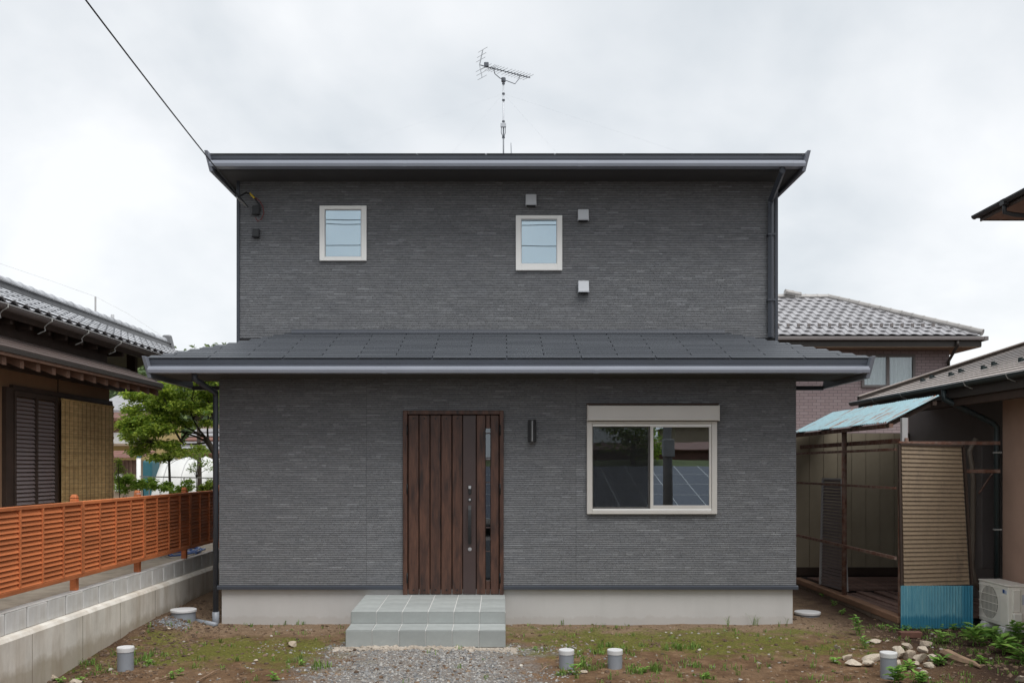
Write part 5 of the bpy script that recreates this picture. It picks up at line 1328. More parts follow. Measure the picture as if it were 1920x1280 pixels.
# ------------------------------------------------------------------ vegetation helpers
def leaf(mb, p, d, up, L, wd, fold=0.25):
    d = d.normalized(); s = d.cross(up)
    if s.length < 1e-3: s = d.cross(Vector((1, 0, 0)))
    s.normalize(); nn = s.cross(d)
    mb.add([p, p+d*L*0.45+s*wd/2+nn*fold*wd, p+d*L, p+d*L*0.45-s*wd/2+nn*fold*wd, p+d*L*0.5], [(0, 1, 4), (1, 2, 4), (2, 3, 4), (3, 0, 4)])
def rvec(r):
    while True:
        v = Vector((r.uniform(-1, 1), r.uniform(-1, 1), r.uniform(-1, 1)))
        if 0.05 < v.length < 1: return v.normalized()
def leaf_cluster(mb, r, c, rad, n, size, flat=0.6):
    for _ in range(n):
        v = rvec(r)*(r.random()**0.45); p = Vector(c)+Vector((v.x*rad[0], v.y*rad[1], v.z*rad[2]))
        d = Vector((r.uniform(-1, 1), r.uniform(-1, 1), r.uniform(-0.6, 0.35))); L = size*r.uniform(0.6, 1.3)
        up = (Vector((0, 0, 1))+rvec(r)*flat)
        leaf(mb, p, d, up, L, L*r.uniform(0.35, 0.6), r.uniform(0.0, 0.35))
def limb(mb, pts, r0, r1, n=7):
    k = len(pts); mb.tube(pts, [r0+(r1-r0)*i/(k-1) for i in range(k)], n)

# maple behind the fence
mp = thing('maple_tree', (-6.1, 8.0, 0.655), 'spreading green maple tree behind the fence at the left corner of the dark house', 'tree')
Y0 = 8.0
tr = MB()
b0 = Vector((-6.02, Y0, 0.66))
limb(tr, [b0, Vector((-6.06, Y0, 1.6)), at(404, 850, Y0), at(385, 820, Y0)], 0.085, 0.06)
fork = at(385, 820, Y0)
ends = []
for (a, b, dyy) in ((270, 760, 0.3), (250, 830, -0.4), (300, 735, -0.3), (330, 720, 0.5), (365, 730, -0.2), (395, 720, 0.3), (405, 770, -0.6), (290, 800, 0.6), (330, 860, -0.2), (255, 790, 0.1)):
    e = at(a, b, Y0+dyy); m1 = fork.lerp(e, 0.4)+Vector((0, 0, -0.06)); m2 = fork.lerp(e, 0.75)+Vector((0, 0, 0.04))
    k_ = len(ends); st_ = at(404, 850, Y0).lerp(fork, 0.55+0.45*(k_ % 4)/3) if k_ % 2 else (ends[k_-1][0] if k_ else fork)
    wob = Vector((0.10*math.sin(k_*2.1), 0.12*math.cos(k_*1.3), 0.09*math.sin(k_*3.7)))
    m1 = st_.lerp(e, 0.38)+wob*0.6; m2 = st_.lerp(e, 0.72)-wob*0.5
    limb(tr, [st_, st_.lerp(m1, 0.5)+wob*0.25, m1, m2, e], 0.026, 0.004, 6); ends.append((m1, m2, e))
    for b_ in range(3): limb(tr, [m2, m2.lerp(e, 0.6)+Vector((0.12*math.sin(b_*2+k_), 0.1, 0.10*math.cos(b_*1.7+k_))), e+Vector((0.2*math.sin(b_*2.3+k_), 0.1*b_-0.1, 0.14*math.cos(b_*1.9+k_)))], 0.010, 0.003, 5)
limb(tr, [at(408, 810, Y0), at(396, 770, Y0), at(388, 745, Y0), at(380, 715, Y0)], 0.03, 0.008)
tr.build('trunk', M['bark'], mp, smooth=True)
cr_ = MB(); r = random.Random(3)
cl = [(270, 790, 34, 26), (252, 815, 22, 20), (245, 770, 20, 18), (290, 760, 36, 24), (262, 745, 26, 16), (320, 740, 34, 20), (350, 720, 34, 20), (378, 710, 28, 18), (395, 735, 22, 22), (335, 765, 40, 22), (300, 800, 40, 22), (280, 835, 34, 16), (320, 835, 30, 14), (365, 765, 30, 14), (385, 770, 20, 12), (350, 795, 22, 10), (258, 850, 20, 14), (300, 862, 22, 12), (340, 845, 26, 10), (372, 842, 18, 10), (230, 800, 10, 12), (362, 690, 30, 16), (395, 690, 22, 18), (400, 760, 16, 16), (392, 795, 14, 10), (310, 780, 30, 18), (278, 812, 30, 16), (248, 792, 18, 20), (300, 725, 22, 14), (240, 740, 16, 14)]
for (a, b, rw_, rh_) in cl:
    for layer in range(3):
        c = at(a+r.uniform(-8, 8), b+r.uniform(-6, 6), Y0+r.uniform(-0.55, 0.55)); s = F/(c.y-CY)
        leaf_cluster(cr_, r, c, (rw_/s*0.95, rw_/s*1.0, rh_/s*0.55), int(rw_*rh_*0.42)+24, 0.095, 0.7)
cr_.build('crown', M['maple'], mp)
def _later(): pass
def small_tree(name, label, base, top, trunk_r, clusters, Y, n, size, m, seed, cat='tree', group=None):
    t = thing(name, base, label, cat, group); r = random.Random(seed)
    q = MB(); b = Vector(base); tp = Vector(top)
    limb(q, [b, b.lerp(tp, 0.5)+Vector((0.03, 0, 0)), tp], trunk_r, trunk_r*0.6)
    for (a, bb, rw_, rh_) in clusters:
        e = at(a, bb, Y); limb(q, [tp, tp.lerp(e, 0.5)+Vector((0, 0, 0.04)), e], trunk_r*0.5, 0.004, 5)
    q.build('trunk', M['bark'], t, smooth=True)
    q = MB()
    for (a, bb, rw_, rh_) in clusters:
        c = at(a, bb, Y+r.uniform(-0.2, 0.2)); s = F/(Y-CY)
        leaf_cluster(q, r, c, (rw_/s, rw_/s*0.9, rh_/s), int(n*rw_*rh_/300)+6, size, 0.8)
    q.build('crown', m, t)
small_tree('garden_tree', 'tall yellow green tree filling the gap behind the maple', (px(372, 10.2), 10.2, 0.3), at(372, 790, 10.2), 0.07, [(352, 700, 30, 20), (385, 700, 26, 22), (400, 730, 18, 24), (372, 735, 26, 18), (330, 715, 22, 16), (300, 712, 22, 14), (398, 765, 16, 16), (360, 765, 24, 14), (320, 745, 26, 16)], 10.2, 260, 0.10, M['maple'], 15)
Y1 = 7.4
small_tree('young_tree', 'slender young tree with bare trunk in front of the white greenhouse', (px(317, Y1), Y1, 0.655), at(317, 866, Y1), 0.04, [(318, 852, 22, 8), (302, 858, 16, 8), (336, 854, 16, 8), (320, 840, 18, 8)], Y1, 130, 0.07, M['maple'], 8)
small_tree('young_tree', 'light green sapling with airy crown beside the left downpipe', (px(366, 7.0), 7.0, 0.655), at(368, 895, 7.0), 0.012, [(368, 872, 14, 7), (385, 868, 16, 8), (372, 858, 12, 6), (395, 878, 12, 8), (358, 880, 10, 6), (362, 852, 14, 8), (384, 850, 12, 8)], 7.0, 190, 0.055, M['shrub'], 9)
shr = [(235, 905, 22, 14, 6.9, 'bright green shrub behind the fence next to the reed blind'), (268, 905, 26, 14, 7.1, 'lime green shrub behind the fence left of the bare twigs'), (300, 915, 22, 10, 7.2, 'low green shrub behind the second fence post'), (340, 912, 24, 10, 7.0, 'grey green shrub behind the fence below the greenhouse'), (383, 912, 20, 12, 6.8, 'dark leaved shrub behind the fence near the downpipe')]
for i, (a, b, rw_, rh_, Yq, lab) in enumerate(shr):
    r2 = random.Random(50+i)
    cl2 = [(a+r2.uniform(-rw_, rw_)*0.7, b+r2.uniform(-rh_, rh_)*0.9, rw_*0.5, rh_*0.6) for _ in range(6)]
    small_tree('garden_shrub', lab, (px(a, Yq), Yq, 0.655), at(a, b+8, Yq), 0.012, cl2, Yq, 520, 0.07, M['shrub'] if i < 4 else M['maple'], 60+i, 'shrub', 'shrubs behind the orange fence')
small_tree('garden_shrub', 'leafy shrub growing at the end of the reed blind', (px(222, 6.6), 6.6, 0.655), at(222, 880, 6.6), 0.012, [(222, 868, 8, 14), (218, 890, 8, 12), (228, 880, 8, 10)], 6.6, 400, 0.05, M['maple'], 77, 'shrub', 'shrubs behind the orange fence')
# bare twigs
for i, (a, b, c, d) in enumerate(((292, 925, 272, 868), (345, 920, 326, 870), (352, 915, 372, 862), (338, 905, 350, 868))):
    pass
# stone with a rounded top
def rock_mesh(seed, m, sub=2, ang=0.35):
    bm = bmesh.new(); bmesh.ops.create_icosphere(bm, subdivisions=sub, radius=1.0)
    r = random.Random(seed); o = Vector((r.uniform(0, 50), r.uniform(0, 50), r.uniform(0, 50)))
    cuts = [(rvec(r), r.uniform(0.38, 0.72)) for _ in range(11)]
    for v in bm.verts:
        for nrm, dd in cuts:
            e = v.co.dot(nrm)-dd
            if e > 0: v.co -= nrm*e
        v.co *= 1+ang*0.5*mnoise.noise(v.co*1.3+o)+0.06*mnoise.noise(v.co*4+o)
    me = bpy.data.meshes.new('rock'); bm.to_mesh(me); bm.free(); me.materials.append(m); return me
o = inst('garden_stone', rock_mesh(4, M['stone']), None, at(236, 938, 1.9), (0, 0, 0.4), (0.10, 0.09, 0.22)); tag(o, 'round topped garden stone just above the fence beside the blind', 'stone'); o.location.z -= 0.1

# ------------------------------------------------------------------ far left background
YH = 19.0
fh = thing('background_house', (px(235, YH), YH+2, 0.3), 'yellow walled two-storey house with grey roof far behind the fence', 'house')
XA, XB = px(150, YH), px(262, YH)
MB().box(XA, XB, YH, YH+4, 0.2, pz(782, YH)).build('wall', M['yellow'], fh)
MB().box(XA, XB+0.2, YH-0.7, YH-0.6, pz(832, YH), pz(812, YH)).build('balcony', M['block'], fh)
MB().box(XA, XB+0.2, YH-0.7, YH, pz(836, YH), pz(832, YH)-0.001).build('balcony_floor', M['tanhouse'], fh)
for k in range(8):
    xk = px(196+9*k, YH-0.65)
    MB().bar((xk, YH-0.65, pz(811, YH)), (xk+0.16, YH-0.65, pz(800, YH)), 0.02, 0.03).build('lattice', M['redbrown'], fh)
    MB().bar((xk+0.16, YH-0.63, pz(811, YH)), (xk, YH-0.63, pz(800, YH)), 0.02, 0.03).build('lattice', M['redbrown'], fh)
MB().slab([(XA, YH-1, pz(786, YH)), (XB+0.4, YH-1, pz(786, YH)), (XB+0.4, YH+1.2, pz(765, YH)), (XA, YH+1.2, pz(765, YH))], 0.1).build('red_roof', M['redbrown'], fh)
MB().slab([(XA, YH+0.6, pz(766, YH)), (XB+0.1, YH+0.6, pz(766, YH)), (XB-1.0, YH+3, pz(728, YH)), (XA, YH+3, pz(728, YH))], 0.1).build('grey_roof', M['kawara2'], fh)
MB().box(XA, XB-0.3, YH+0.7, YH+2.8, pz(782, YH), pz(765, YH)).build('gable_wall', M['tanhouse'], fh)
YS = 15.0
sh_ = thing('garden_shed', (px(235, YS), YS+1, 0.3), 'old boarded shed with rusty red roof and white window behind the reed blind', 'shed')
XA, XB = px(170, YS), px(258, YS)
MB().box(XA, XB, YS, YS+3, 0.2, pz(862, YS)).build('wall', M['tanhouse'], sh_)
for k in range(12):
    xk = XA+ (XB-XA)*k/12; MB().box(xk, xk+(XB-XA)/12-0.02, YS-0.03, YS-0.001, pz(888, YS), pz(862, YS)).build('board', M['deck'], sh_)
for k in range(4):
    MB().slab([(XA-0.1, YS-0.6+0.3*k, pz(857, YS)+0.05*k), (XB+0.3, YS-0.6+0.3*k, pz(857, YS)+0.05*k), (XB+0.3, YS-0.26+0.3*k, pz(857, YS)+0.05*k+0.05), (XA-0.1, YS-0.26+0.3*k, pz(857, YS)+0.05*k+0.05)], 0.03).build('roof_sheet', M['redbrown'], sh_)
fw = MB(); a, b, c, d = px(218, YS), px(231, YS), pz(921, YS), pz(888, YS)
fw.box(a, b, YS-0.08, YS-0.001, c, c+0.06); fw.box(a, b, YS-0.08, YS-0.001, d-0.06, d); fw.box(a, a+0.05, YS-0.08, YS-0.001, c+0.06, d-0.06); fw.box(b-0.05, b, YS-0.08, YS-0.001, c+0.06, d-0.06)
fw = fw.build('window', M['white'], sh_); MB().box(a+0.05, b-0.05, YS-0.05, YS-0.04, c+0.06, d-0.06).build('pane', M['glass_door'], fw)
vp = thing('vent_pipe', (px(260, 13), 13, 0.2), 'white vertical pipe with teal top in front of the shed', 'pipe')
MB().tube([(px(260, 13), 13, 0.2), (px(260, 13), 13, pz(857, 13))], 0.055, 10).build('pipe', M['white'], vp, smooth=True)
MB().lathe((px(260, 13), 13, 0), [(0.07, pz(857, 13)), (0.07, pz(848, 13))], 12).build('cap', M['teal'], vp)
tk = thing('water_tank', (px(268, 14.2), 14.2, 0.2), 'teal plastic tank between the shed and the white greenhouse', 'tank')
MB().box(px(266, 14.2), px(284, 14.2), 14.2, 14.9, 0.2, pz(862, 14.2)).build('body', M['teal'], tk, bevel=0.08, seg=3)
# greenhouse tunnel
YG = 12.4
gh = thing('greenhouse', (px(360, YG), YG+1, 0.3), 'white film greenhouse tunnel behind the saplings', 'greenhouse')
gx0, gx1 = px(278, YG), px(500, YG); q = MB(); n = 12; rz = pz(857, YG)-0.3
hgt = pz(858, YG)-0.3; prof = []
for k in range(n+1): an = math.pi*k/n; prof.append((YG+1.1-1.1*math.cos(an), 0.3+hgt*math.sin(an)**0.7))
ns = 24
for i in range(ns+1):
    x = gx0 + (gx1-gx0)*i/ns
    for (yy, zz) in prof:
        sag = 0.03*math.sin(i*math.pi*2/4)*(zz-0.3)
        inset = (0.28*(1-math.sqrt(max(0, 1-((zz-0.3)/max(hgt, 1e-3))**2))) if i == 0 else 0)
        q.v.append((x+inset, yy, zz+sag))
m_ = n+1
for i in range(ns):
    for k in range(n): q.f.append((i*m_+k, (i+1)*m_+k, (i+1)*m_+k+1, i*m_+k+1))
q.f.append(tuple(range(m_)))
q.build('film', M['vinyl'], gh, smooth=True)
for i in range(0, 7):
    x = gx0+0.3+(gx1-gx0-0.3)*i/6
    MB().tube([(x, yy, zz+0.01) for yy, zz in prof], 0.012, 5).build('hoop', M['alu'], gh)
rl = thing('pipe_rail', (px(350, 8.0), 8.0, 0.655), 'thin grey pipe rail crossing in front of the greenhouse', 'rail')
MB().tube([at(262, 893, 8.0), at(460, 897, 8.0)], 0.014, 6).build('tube', M['alu'], rl)
for a in (280, 345, 402): MB().tube([(px(a, 8.0), 8.0, 0.5), (px(a, 8.0), 8.0, pz(895, 8.0))], 0.012, 6).build('stake', M['alu'], rl)
# roofs behind the maple
YR = 24.0
th = thing('background_house', (px(385, YR), YR+2, 0.2), 'house with blue grey and brown roofs half hidden behind the maple', 'house')
MB().box(px(340, YR), px(470, YR), YR, YR+4, 0.1, pz(850, YR)).build('wall', M['tanhouse'], th)
for k in range(6):
    za = pz(850-9*k, YR); MB().slab([(px(335, YR), YR-0.8+0.5*k, za), (px(480, YR), YR-0.8+0.5*k, za), (px(480, YR), YR-0.2+0.5*k, za+0.13), (px(335, YR), YR-0.2+0.5*k, za+0.13)], 0.05).build('roof_course', M['redbrown'] if k in (0, 3) else M['kawara2'], th)
MB().box(px(335, YR), px(480, YR), YR+2.4, YR+4, pz(850, YR), pz(790, YR)).build('upper_wall', M['tanhouse'], th)
# blue ropes strung from the old house
for i, (a, b, c, d, lab) in enumerate(((205, 690, 330, 737, 'upper blue rope strung across the trees left of the dark roof'), (225, 697, 322, 742, 'middle blue rope strung across the trees left of the dark roof'), (268, 711, 318, 736, 'lowest short blue rope below the old eaves'))):
    p, q_ = at(a, b, 6.2+0.1*i), at(c, d, 9.0)
    tag(MB().tube([p, p.lerp(q_, 0.5)-Vector((0, 0, 0.03)), q_], 0.010, 5).build('blue_rope', M['rope'], loc=p), lab, 'rope', 'blue ropes by the old house')
# distant aerial on the far roof and its thin wire
da = thing('roof_aerial', (px(179, 20), 20, 3.0), 'small thin mast with lamp bracket above the old tiled roof', 'antenna')
p = at(179, 556, 20); b = at(179, 640, 20)
MB().tube([(b.x, 20, 2.0), p], 0.03, 6).build('mast', M['alu'], da)
MB().tube([at(179, 592, 20), at(208, 597, 20)], 0.025, 6).build('arm', M['alu'], da); MB().tube([at(211, 590, 20), at(211, 606, 20)], 0.06, 8).build('lamp', M['vent'], da)
wa = thing('thin_wire', at(0, 494, 20), 'thin pale wire crossing the sky above the old tiled roof', 'wire')
MB().tube([at(-60, 478, 20), at(0, 494, 20), at(100, 528, 20), at(179, 556, 20), at(240, 588, 20), at(310, 634, 20)], 0.004, 4).build('strand', M['alu'], wa)

# wooded hillside reads as one mass
q = MB(); r = random.Random(9)
for _ in range(420):
    x = r.uniform(-48, -20); t = r.random(); yy = 54+26*t
    kk = min(1, 0.75*(yy-52)/12 if yy < 64 else 0.75+0.25*(yy-64)/16)
    top = 10.5 + 2.5*mnoise.noise(Vector((x*0.05, 3.3, 0))) + 1.2*mnoise.noise(Vector((x*0.2, 8.3, 0))) - 5*sm((x+22)/12)
    z = -0.2+max(0, top)*kk
    R_ = r.uniform(0.8, 1.9)
    leaf_cluster(q, r, (x, yy, z+R_*0.5), (R_, R_, R_*0.9), 46, 0.55, 1.0)
wd = q.build('hillside_wood', M['wood']); tag(wd, 'dense green wood on the hillside behind the left roofs', 'wood', kind='stuff')

# ------------------------------------------------------------------ loose stones, wood, bricks
RK = [(590, 702, 80, 45), (643, 748, 140, 45), (765, 708, 150, 50), (770, 748, 105, 38), (982, 665, 75, 110), (1040, 640, 105, 62), (1058, 690, 120, 70), (1140, 705, 100, 100), (1160, 655, 72, 80), (1195, 625, 92, 80), (1230, 712, 72, 62), (1103, 748, 62, 58), (1195, 762, 92, 44), (1158, 815, 82, 42), (800, 592, 92, 36), (985, 750, 42, 52), (1890, 862, 84, 70), (528, 636, 60, 26), (905, 592, 40, 26)]
RL = ['small squared pale stone at the left end of the stone row', 'long flat stone lowest in the left of the row', 'long wedge stone in the row left of the grey drain pipe', 'thin flat stone under the wedge stone by the drain pipe', 'tall upright pale stone right behind the grey drain pipe', 'curved hollow stone at the back of the pile', 'broad stone in the middle of the pile behind the drain pipe', 'big rounded block at the centre right of the stone pile', 'upright split stone above the big rounded block', 'topmost pale stone at the right back of the pile', 'round stone at the right end of the pile', 'dark faced stone at the front of the pile', 'flat oval stone in front of the round one', 'small pale stone lying lowest in front of the pile', 'flat brown stone alone behind the pile towards the terrace', 'small stone peeping from behind the drain pipe', 'round stone at the right edge of the yard', 'thin flat stone on the pale soil left of the pile', 'little stone next to the terrace footing']
for i, ((a, b, w_, h_), lab) in enumerate(zip(RK, RL)):
    fx_, fy_ = 1440+a/4, 1050+(b+h_*0.45)/4
    p = floor_at(fx_, fy_, 0.02); s = F/(p.y-CY)
    if 3 < i < 11: lift = max(0, (700-b))/4/s*0.25
    else: lift = 0
    o = inst('stone', rock_mesh(100+i, M['stone']), None, (p.x, p.y, 0.0+h_/8/s*0.62+lift), (rng.uniform(-0.2, 0.2), rng.uniform(-0.15, 0.15), rng.uniform(-0.5, 0.5)), (w_/8/s*1.35, max(w_, h_)/8/s*0.95, h_/8/s*1.35))
    tag(o, lab, 'stone', 'loose stones in the right yard')
for i, (a, b, w_, h_, lab) in enumerate(((98, 1262, 26, 18, 'brown stone at the foot of the concrete wall near the bottom edge'), (140, 1276, 30, 16, 'pale stone at the bottom left corner against the wall'), (550, 1209, 20, 16, 'pointed tan stone on the soil left of the entrance steps'), (1094, 1258, 16, 9, 'small rounded brown stone between the two capped drain pipes'), (480, 1238, 10, 8, 'small brown stone left of the gravel'), (160, 1222, 14, 9, 'brown stone by the concrete wall above the left drain pipe'), (210, 1206, 12, 8, 'small clod like stone against the concrete wall'), (316, 1188, 10, 7, 'small orange stone left of the house corner'))):
    p = floor_at(a, b, 0.0); s = F/(p.y-CY)
    o = inst('stone', rock_mesh(200+i, M['stone']), None, (p.x, p.y, gz(p.x, p.y)+h_/2/s*0.6), (0, 0, rng.uniform(0, 3)), (w_/2/s*1.1, w_/2/s, h_/2/s*1.1)); tag(o, lab, 'stone', 'loose stones by the steps and left wall')
pa, pb = floor_at(1766, 1222, 0.06), floor_at(1838, 1250, 0.05)
q = MB(); ptsl = [pa.lerp(pb, t)+Vector((0, 0, 0.01*math.sin(t*9))) for t in (0, 0.15, 0.4, 0.65, 0.85, 1)]
q.tube(ptsl, [0.03, 0.05, 0.052, 0.045, 0.03, 0.012], 7)
tag(q.build('wood_log', M['logwood'], loc=pa.lerp(pb, 0.5)), 'split weathered piece of wood lying right of the stone pile', 'log')
p = floor_at(1705, 1190, 0.03)
tag(MB().box(p.x-0.12, p.x+0.14, p.y-0.05, p.y+0.05, 0.0, 0.075).build('old_brick', M['brickred'], loc=p, bevel=0.008), 'dark red brick lying at the corner of the turquoise sheet', 'brick')
# twigs
for a, b, c, d, lab in ((300, 1272, 345, 1262, 'dry stick on the soil right of the left drain pipe'), (371, 1275, 420, 1251, 'bent pale twig at the bottom left of the yard'), (1012, 1259, 1030, 1246, 'dry stick on the gravel left of the drain pipes')):
    p, q_ = floor_at(a, b, 0.012), floor_at(c, d, 0.016)
    tag(MB().tube([p, p.lerp(q_, 0.6)+Vector((0, 0, 0.012)), q_], [0.006, 0.006, 0.003], 6).build('twig', M['logwood'], loc=p), lab, 'twig')

def scatter_stones(n, fn, smin, smax, m, name, label, seed, cat):
    r = random.Random(seed); q = MB(); base = []
    for k in range(6):
        bm = bmesh.new(); bmesh.ops.create_icosphere(bm, subdivisions=1, radius=1.0); o = Vector((k*7.1, 0, 0))
        vs_ = [v.co*(1+0.5*mnoise.noise(v.co*1.4+o)) for v in bm.verts]; fs_ = [[v.index for v in f.verts] for f in bm.faces]; bm.free(); base.append((vs_, fs_))
    c = 0; tries = 0
    while c < n and tries < n*30:
        tries += 1; x, y, pr = fn(r)
        if r.random() > pr: continue
        if SX0-0.02 < x < SX1+0.02 and y > YF2-0.02: continue
        if y > 0.01 and HX0 < x < HX1: continue
        s = smin + (smax-smin)*r.random()**3
        vs_, fs_ = base[r.randrange(6)]; rot = Euler((r.uniform(0, 6), r.uniform(0, 6), r.uniform(0, 6))).to_matrix(); z = gz(x, y)
        fl = r.uniform(0.45, 0.8)
        pts_ = []
        for v in vs_:
            w_ = rot @ v; pts_.append((x+w_.x*s, y+w_.y*s, z+w_.z*s*fl+s*0.10))
        q.add(pts_, fs_); c += 1
    return tag(q.build(name, m), label, cat, kind='stuff')
def f_gravel(r):
    x = r.gauss(-0.75, 1.0); y = r.uniform(-3.9, -1.2); e = 0.55+0.9*mnoise.noise(Vector((x*1.6, y*1.6, 5)))
    return x, y, max(0, min(1, e+0.4-abs(x+0.78)/1.9))
def f_yard(r): 
    x, y = r.uniform(-4.35, 6.2), r.uniform(-3.9, 0.0)
    return x, y, 0.25+0.75*max(0, 0.5+mnoise.noise(Vector((x*1.2, y*1.2, 8))))
scatter_stones(9500, f_gravel, 0.004, 0.019, M['gravel'], 'gravel', 'grey crushed stone spread in front of the entrance steps', 1, 'gravel')
scatter_stones(4200, f_yard, 0.004, 0.027, M['pebble'], 'pebbles', 'scattered small pebbles all over the bare soil', 2, 'pebbles')
def f_clod(r):
    if r.random() < 0.45: x, y = r.uniform(-4.4, -3.4), r.uniform(-3.9, 1.2)
    elif r.random() < 0.7: x, y = r.uniform(3.7, 6.6), r.uniform(-3.9, 0.6)
    else: x, y = r.uniform(-4.2, 5.5), r.uniform(-3.9, 0)
    return x, y, 0.9
scatter_stones(3600, f_clod, 0.005, 0.032, M['soilclod'], 'soil_clods', 'crumbly dark soil clods along both edges of the yard', 3, 'soil')
def f_blue(r):
    p = floor_at(322, 1164, 0.10); return p.x+r.gauss(0, 0.10), p.y+r.gauss(0, 0.12), 1
M['bluegravel'] = mat_stone('blue_gravel', [(0, (0.10, 0.11, 0.125)), (0.5, (0.19, 0.205, 0.225)), (1, (0.30, 0.32, 0.34))], 20)
scatter_stones(420, f_blue, 0.008, 0.018, M['bluegravel'], 'gravel_heap', 'small heap of blue grey gravel beside the white drain cover', 4, 'gravel')
def f_rub(r):
    return r.uniform(SX0-0.12, SX1+0.12), YF2-0.015-abs(r.gauss(0, 0.075)), 1
scatter_stones(1100, f_rub, 0.008, 0.040, M['rubble'], 'mortar_rubble', 'crumbled pale mortar along the foot of the steps', 5, 'rubble')

# ------------------------------------------------------------------ grass and weeds
q = MB(); r = random.Random(21)
def tuft(mb, x, y, n, hh, spread):
    z = gz(x, y)
    for _ in range(n):
        a = r.uniform(0, 2*math.pi); d = Vector((math.cos(a), math.sin(a), 0)); s = Vector((-d.y, d.x, 0))
        b = Vector((x+r.gauss(0, spread), y+r.gauss(0, spread), z-0.003)); h_ = hh*r.uniform(0.5, 1.2); l_ = h_*r.uniform(0.3, 0.9); w_ = r.uniform(0.0022, 0.0045)
        m1 = b+d*l_*0.4+Vector((0, 0, h_*0.7)); m2 = b+d*l_+Vector((0, 0, h_*r.uniform(0.75, 1.05)))
        mb.add([b-s*w_, b+s*w_, m1+s*w_*0.9, m1-s*w_*0.9, m2], [(0, 1, 2, 3), (3, 2, 4)])
c = 0
while c < 480:
    x, y = r.uniform(-4.3, 6.4), r.uniform(-3.8, -0.03)
    d = 0.16 + 0.9*max(0, mnoise.noise(Vector((x*0.8, y*1.1, 12.5)))) + (0.5 if x > 4.8 else 0) + (0.25 if y < -2.2 and x > 0.4 else 0)
    if abs(x+0.8) < 1.3 and y < -1.2: d *= 0.15
    if r.random() > d: continue
    if SX0-0.05 < x < SX1+0.05 and y > YF2-0.05: continue
    c += 1
    tuft(q, x, y, r.randint(4, 11), r.uniform(0.025, 0.075), r.uniform(0.008, 0.035))
for a, b, hh in ((1365, 1173, 0.17), (1412, 1171, 0.16), (1418, 1171, 0.12), (1475, 1174, 0.13), (1462, 1174, 0.09), (1055, 1170, 0.09), (560, 1168, 0.07), (572, 1168, 0.06), (536, 1168, 0.08)):
    p = floor_at(a, b, 0.0); tuft(q, p.x, min(p.y, -0.01), 6, hh, 0.01)
for a, b in ((1065, 1262), (1080, 1245), (1110, 1250), (1120, 1225), (1085, 1225), (1150, 1215), (1170, 1225), (1265, 1215), (1310, 1212), (1300, 1250), (1220, 1255), (1190, 1260), (1280, 1212), (560, 1240), (600, 1250), (270, 1237), (280, 1245), (285, 1230), (160, 1240), (192, 1255), (230, 1230), (1325, 1268), (1240, 1255)):
    p = floor_at(a, b, 0.0)
    for _ in range(5): tuft(q, p.x+r.gauss(0, 0.06), p.y+r.gauss(0, 0.05), 12, r.uniform(0.04, 0.10), 0.02)
tag(q.build('grass', M['grass']), 'thin grass blades sprouting all over the bare yard', 'grass', kind='stuff')

q = MB(); r = random.Random(88); c = 0
while c < 2600:
    x, y = r.uniform(4.6, 7.2), r.uniform(-3.2, -0.2)
    d = mnoise.noise(Vector((x*1.3, y*1.6, 3.3)))*1.6 + (x-5.15)*0.8 - (0.6 if y < -1.9 and x < 5.8 else 0)
    if r.random() > d: continue
    c += 1; z = gz(x, y)
    for _ in range(2):
        a = r.uniform(0, 6.3); dd = Vector((math.cos(a), math.sin(a), r.uniform(-0.1, 0.5))); L = r.uniform(0.018, 0.05)
        leaf(q, Vector((x, y, z+r.uniform(0.005, 0.06))), dd, Vector((0, 0, 1))+rvec(r)*0.3, L, L*r.uniform(0.5, 0.8), 0.1)
tag(q.build('ground_cover', M['weed']), 'low green ground cover spreading below the air conditioner', 'ground cover', kind='stuff')
def weed(a, b, hh, n, lsize, label, seed, m='weed', upright=0.5, z0=None):
    p = floor_at(a, b, 0.0); r = random.Random(seed); p.z = gz(p.x, p.y)
    t = thing('weed', p, label, 'weed', 'broad-leaved weeds in the yard')
    st = MB(); lf = MB()
    ns_ = max(2, n//9)
    for k in range(ns_):
        an = r.uniform(0, 6.3); tip = p+Vector((math.cos(an)*hh*0.45*r.random(), math.sin(an)*hh*0.45*r.random(), hh*r.uniform(0.6, 1.0))); b0 = p+Vector((r.gauss(0, 0.02), r.gauss(0, 0.02), -0.01))
        st.tube([b0, b0.lerp(tip, 0.5)+Vector((r.gauss(0, 0.01), r.gauss(0, 0.01), 0.01)), tip], [0.004, 0.0035, 0.002], 5)
        for i in range(n//ns_):
            tt = (i+1)/(n//ns_); q0 = b0.lerp(tip, 0.15+0.85*tt); a2 = i*2.4+r.uniform(-0.4, 0.4)
            d = Vector((math.cos(a2), math.sin(a2), r.uniform(-0.1, upright)))
            L = lsize*(1.25 if p.x > 3.5 else 1.0)*r.uniform(0.6, 1.15); leaf(lf, q0, d, Vector((0, 0, 1))+rvec(r)*0.25, L, L*r.uniform(0.42, 0.66), 0.15)
    st.build('stem', M[m], t); lf.build('foliage', M[m], t)
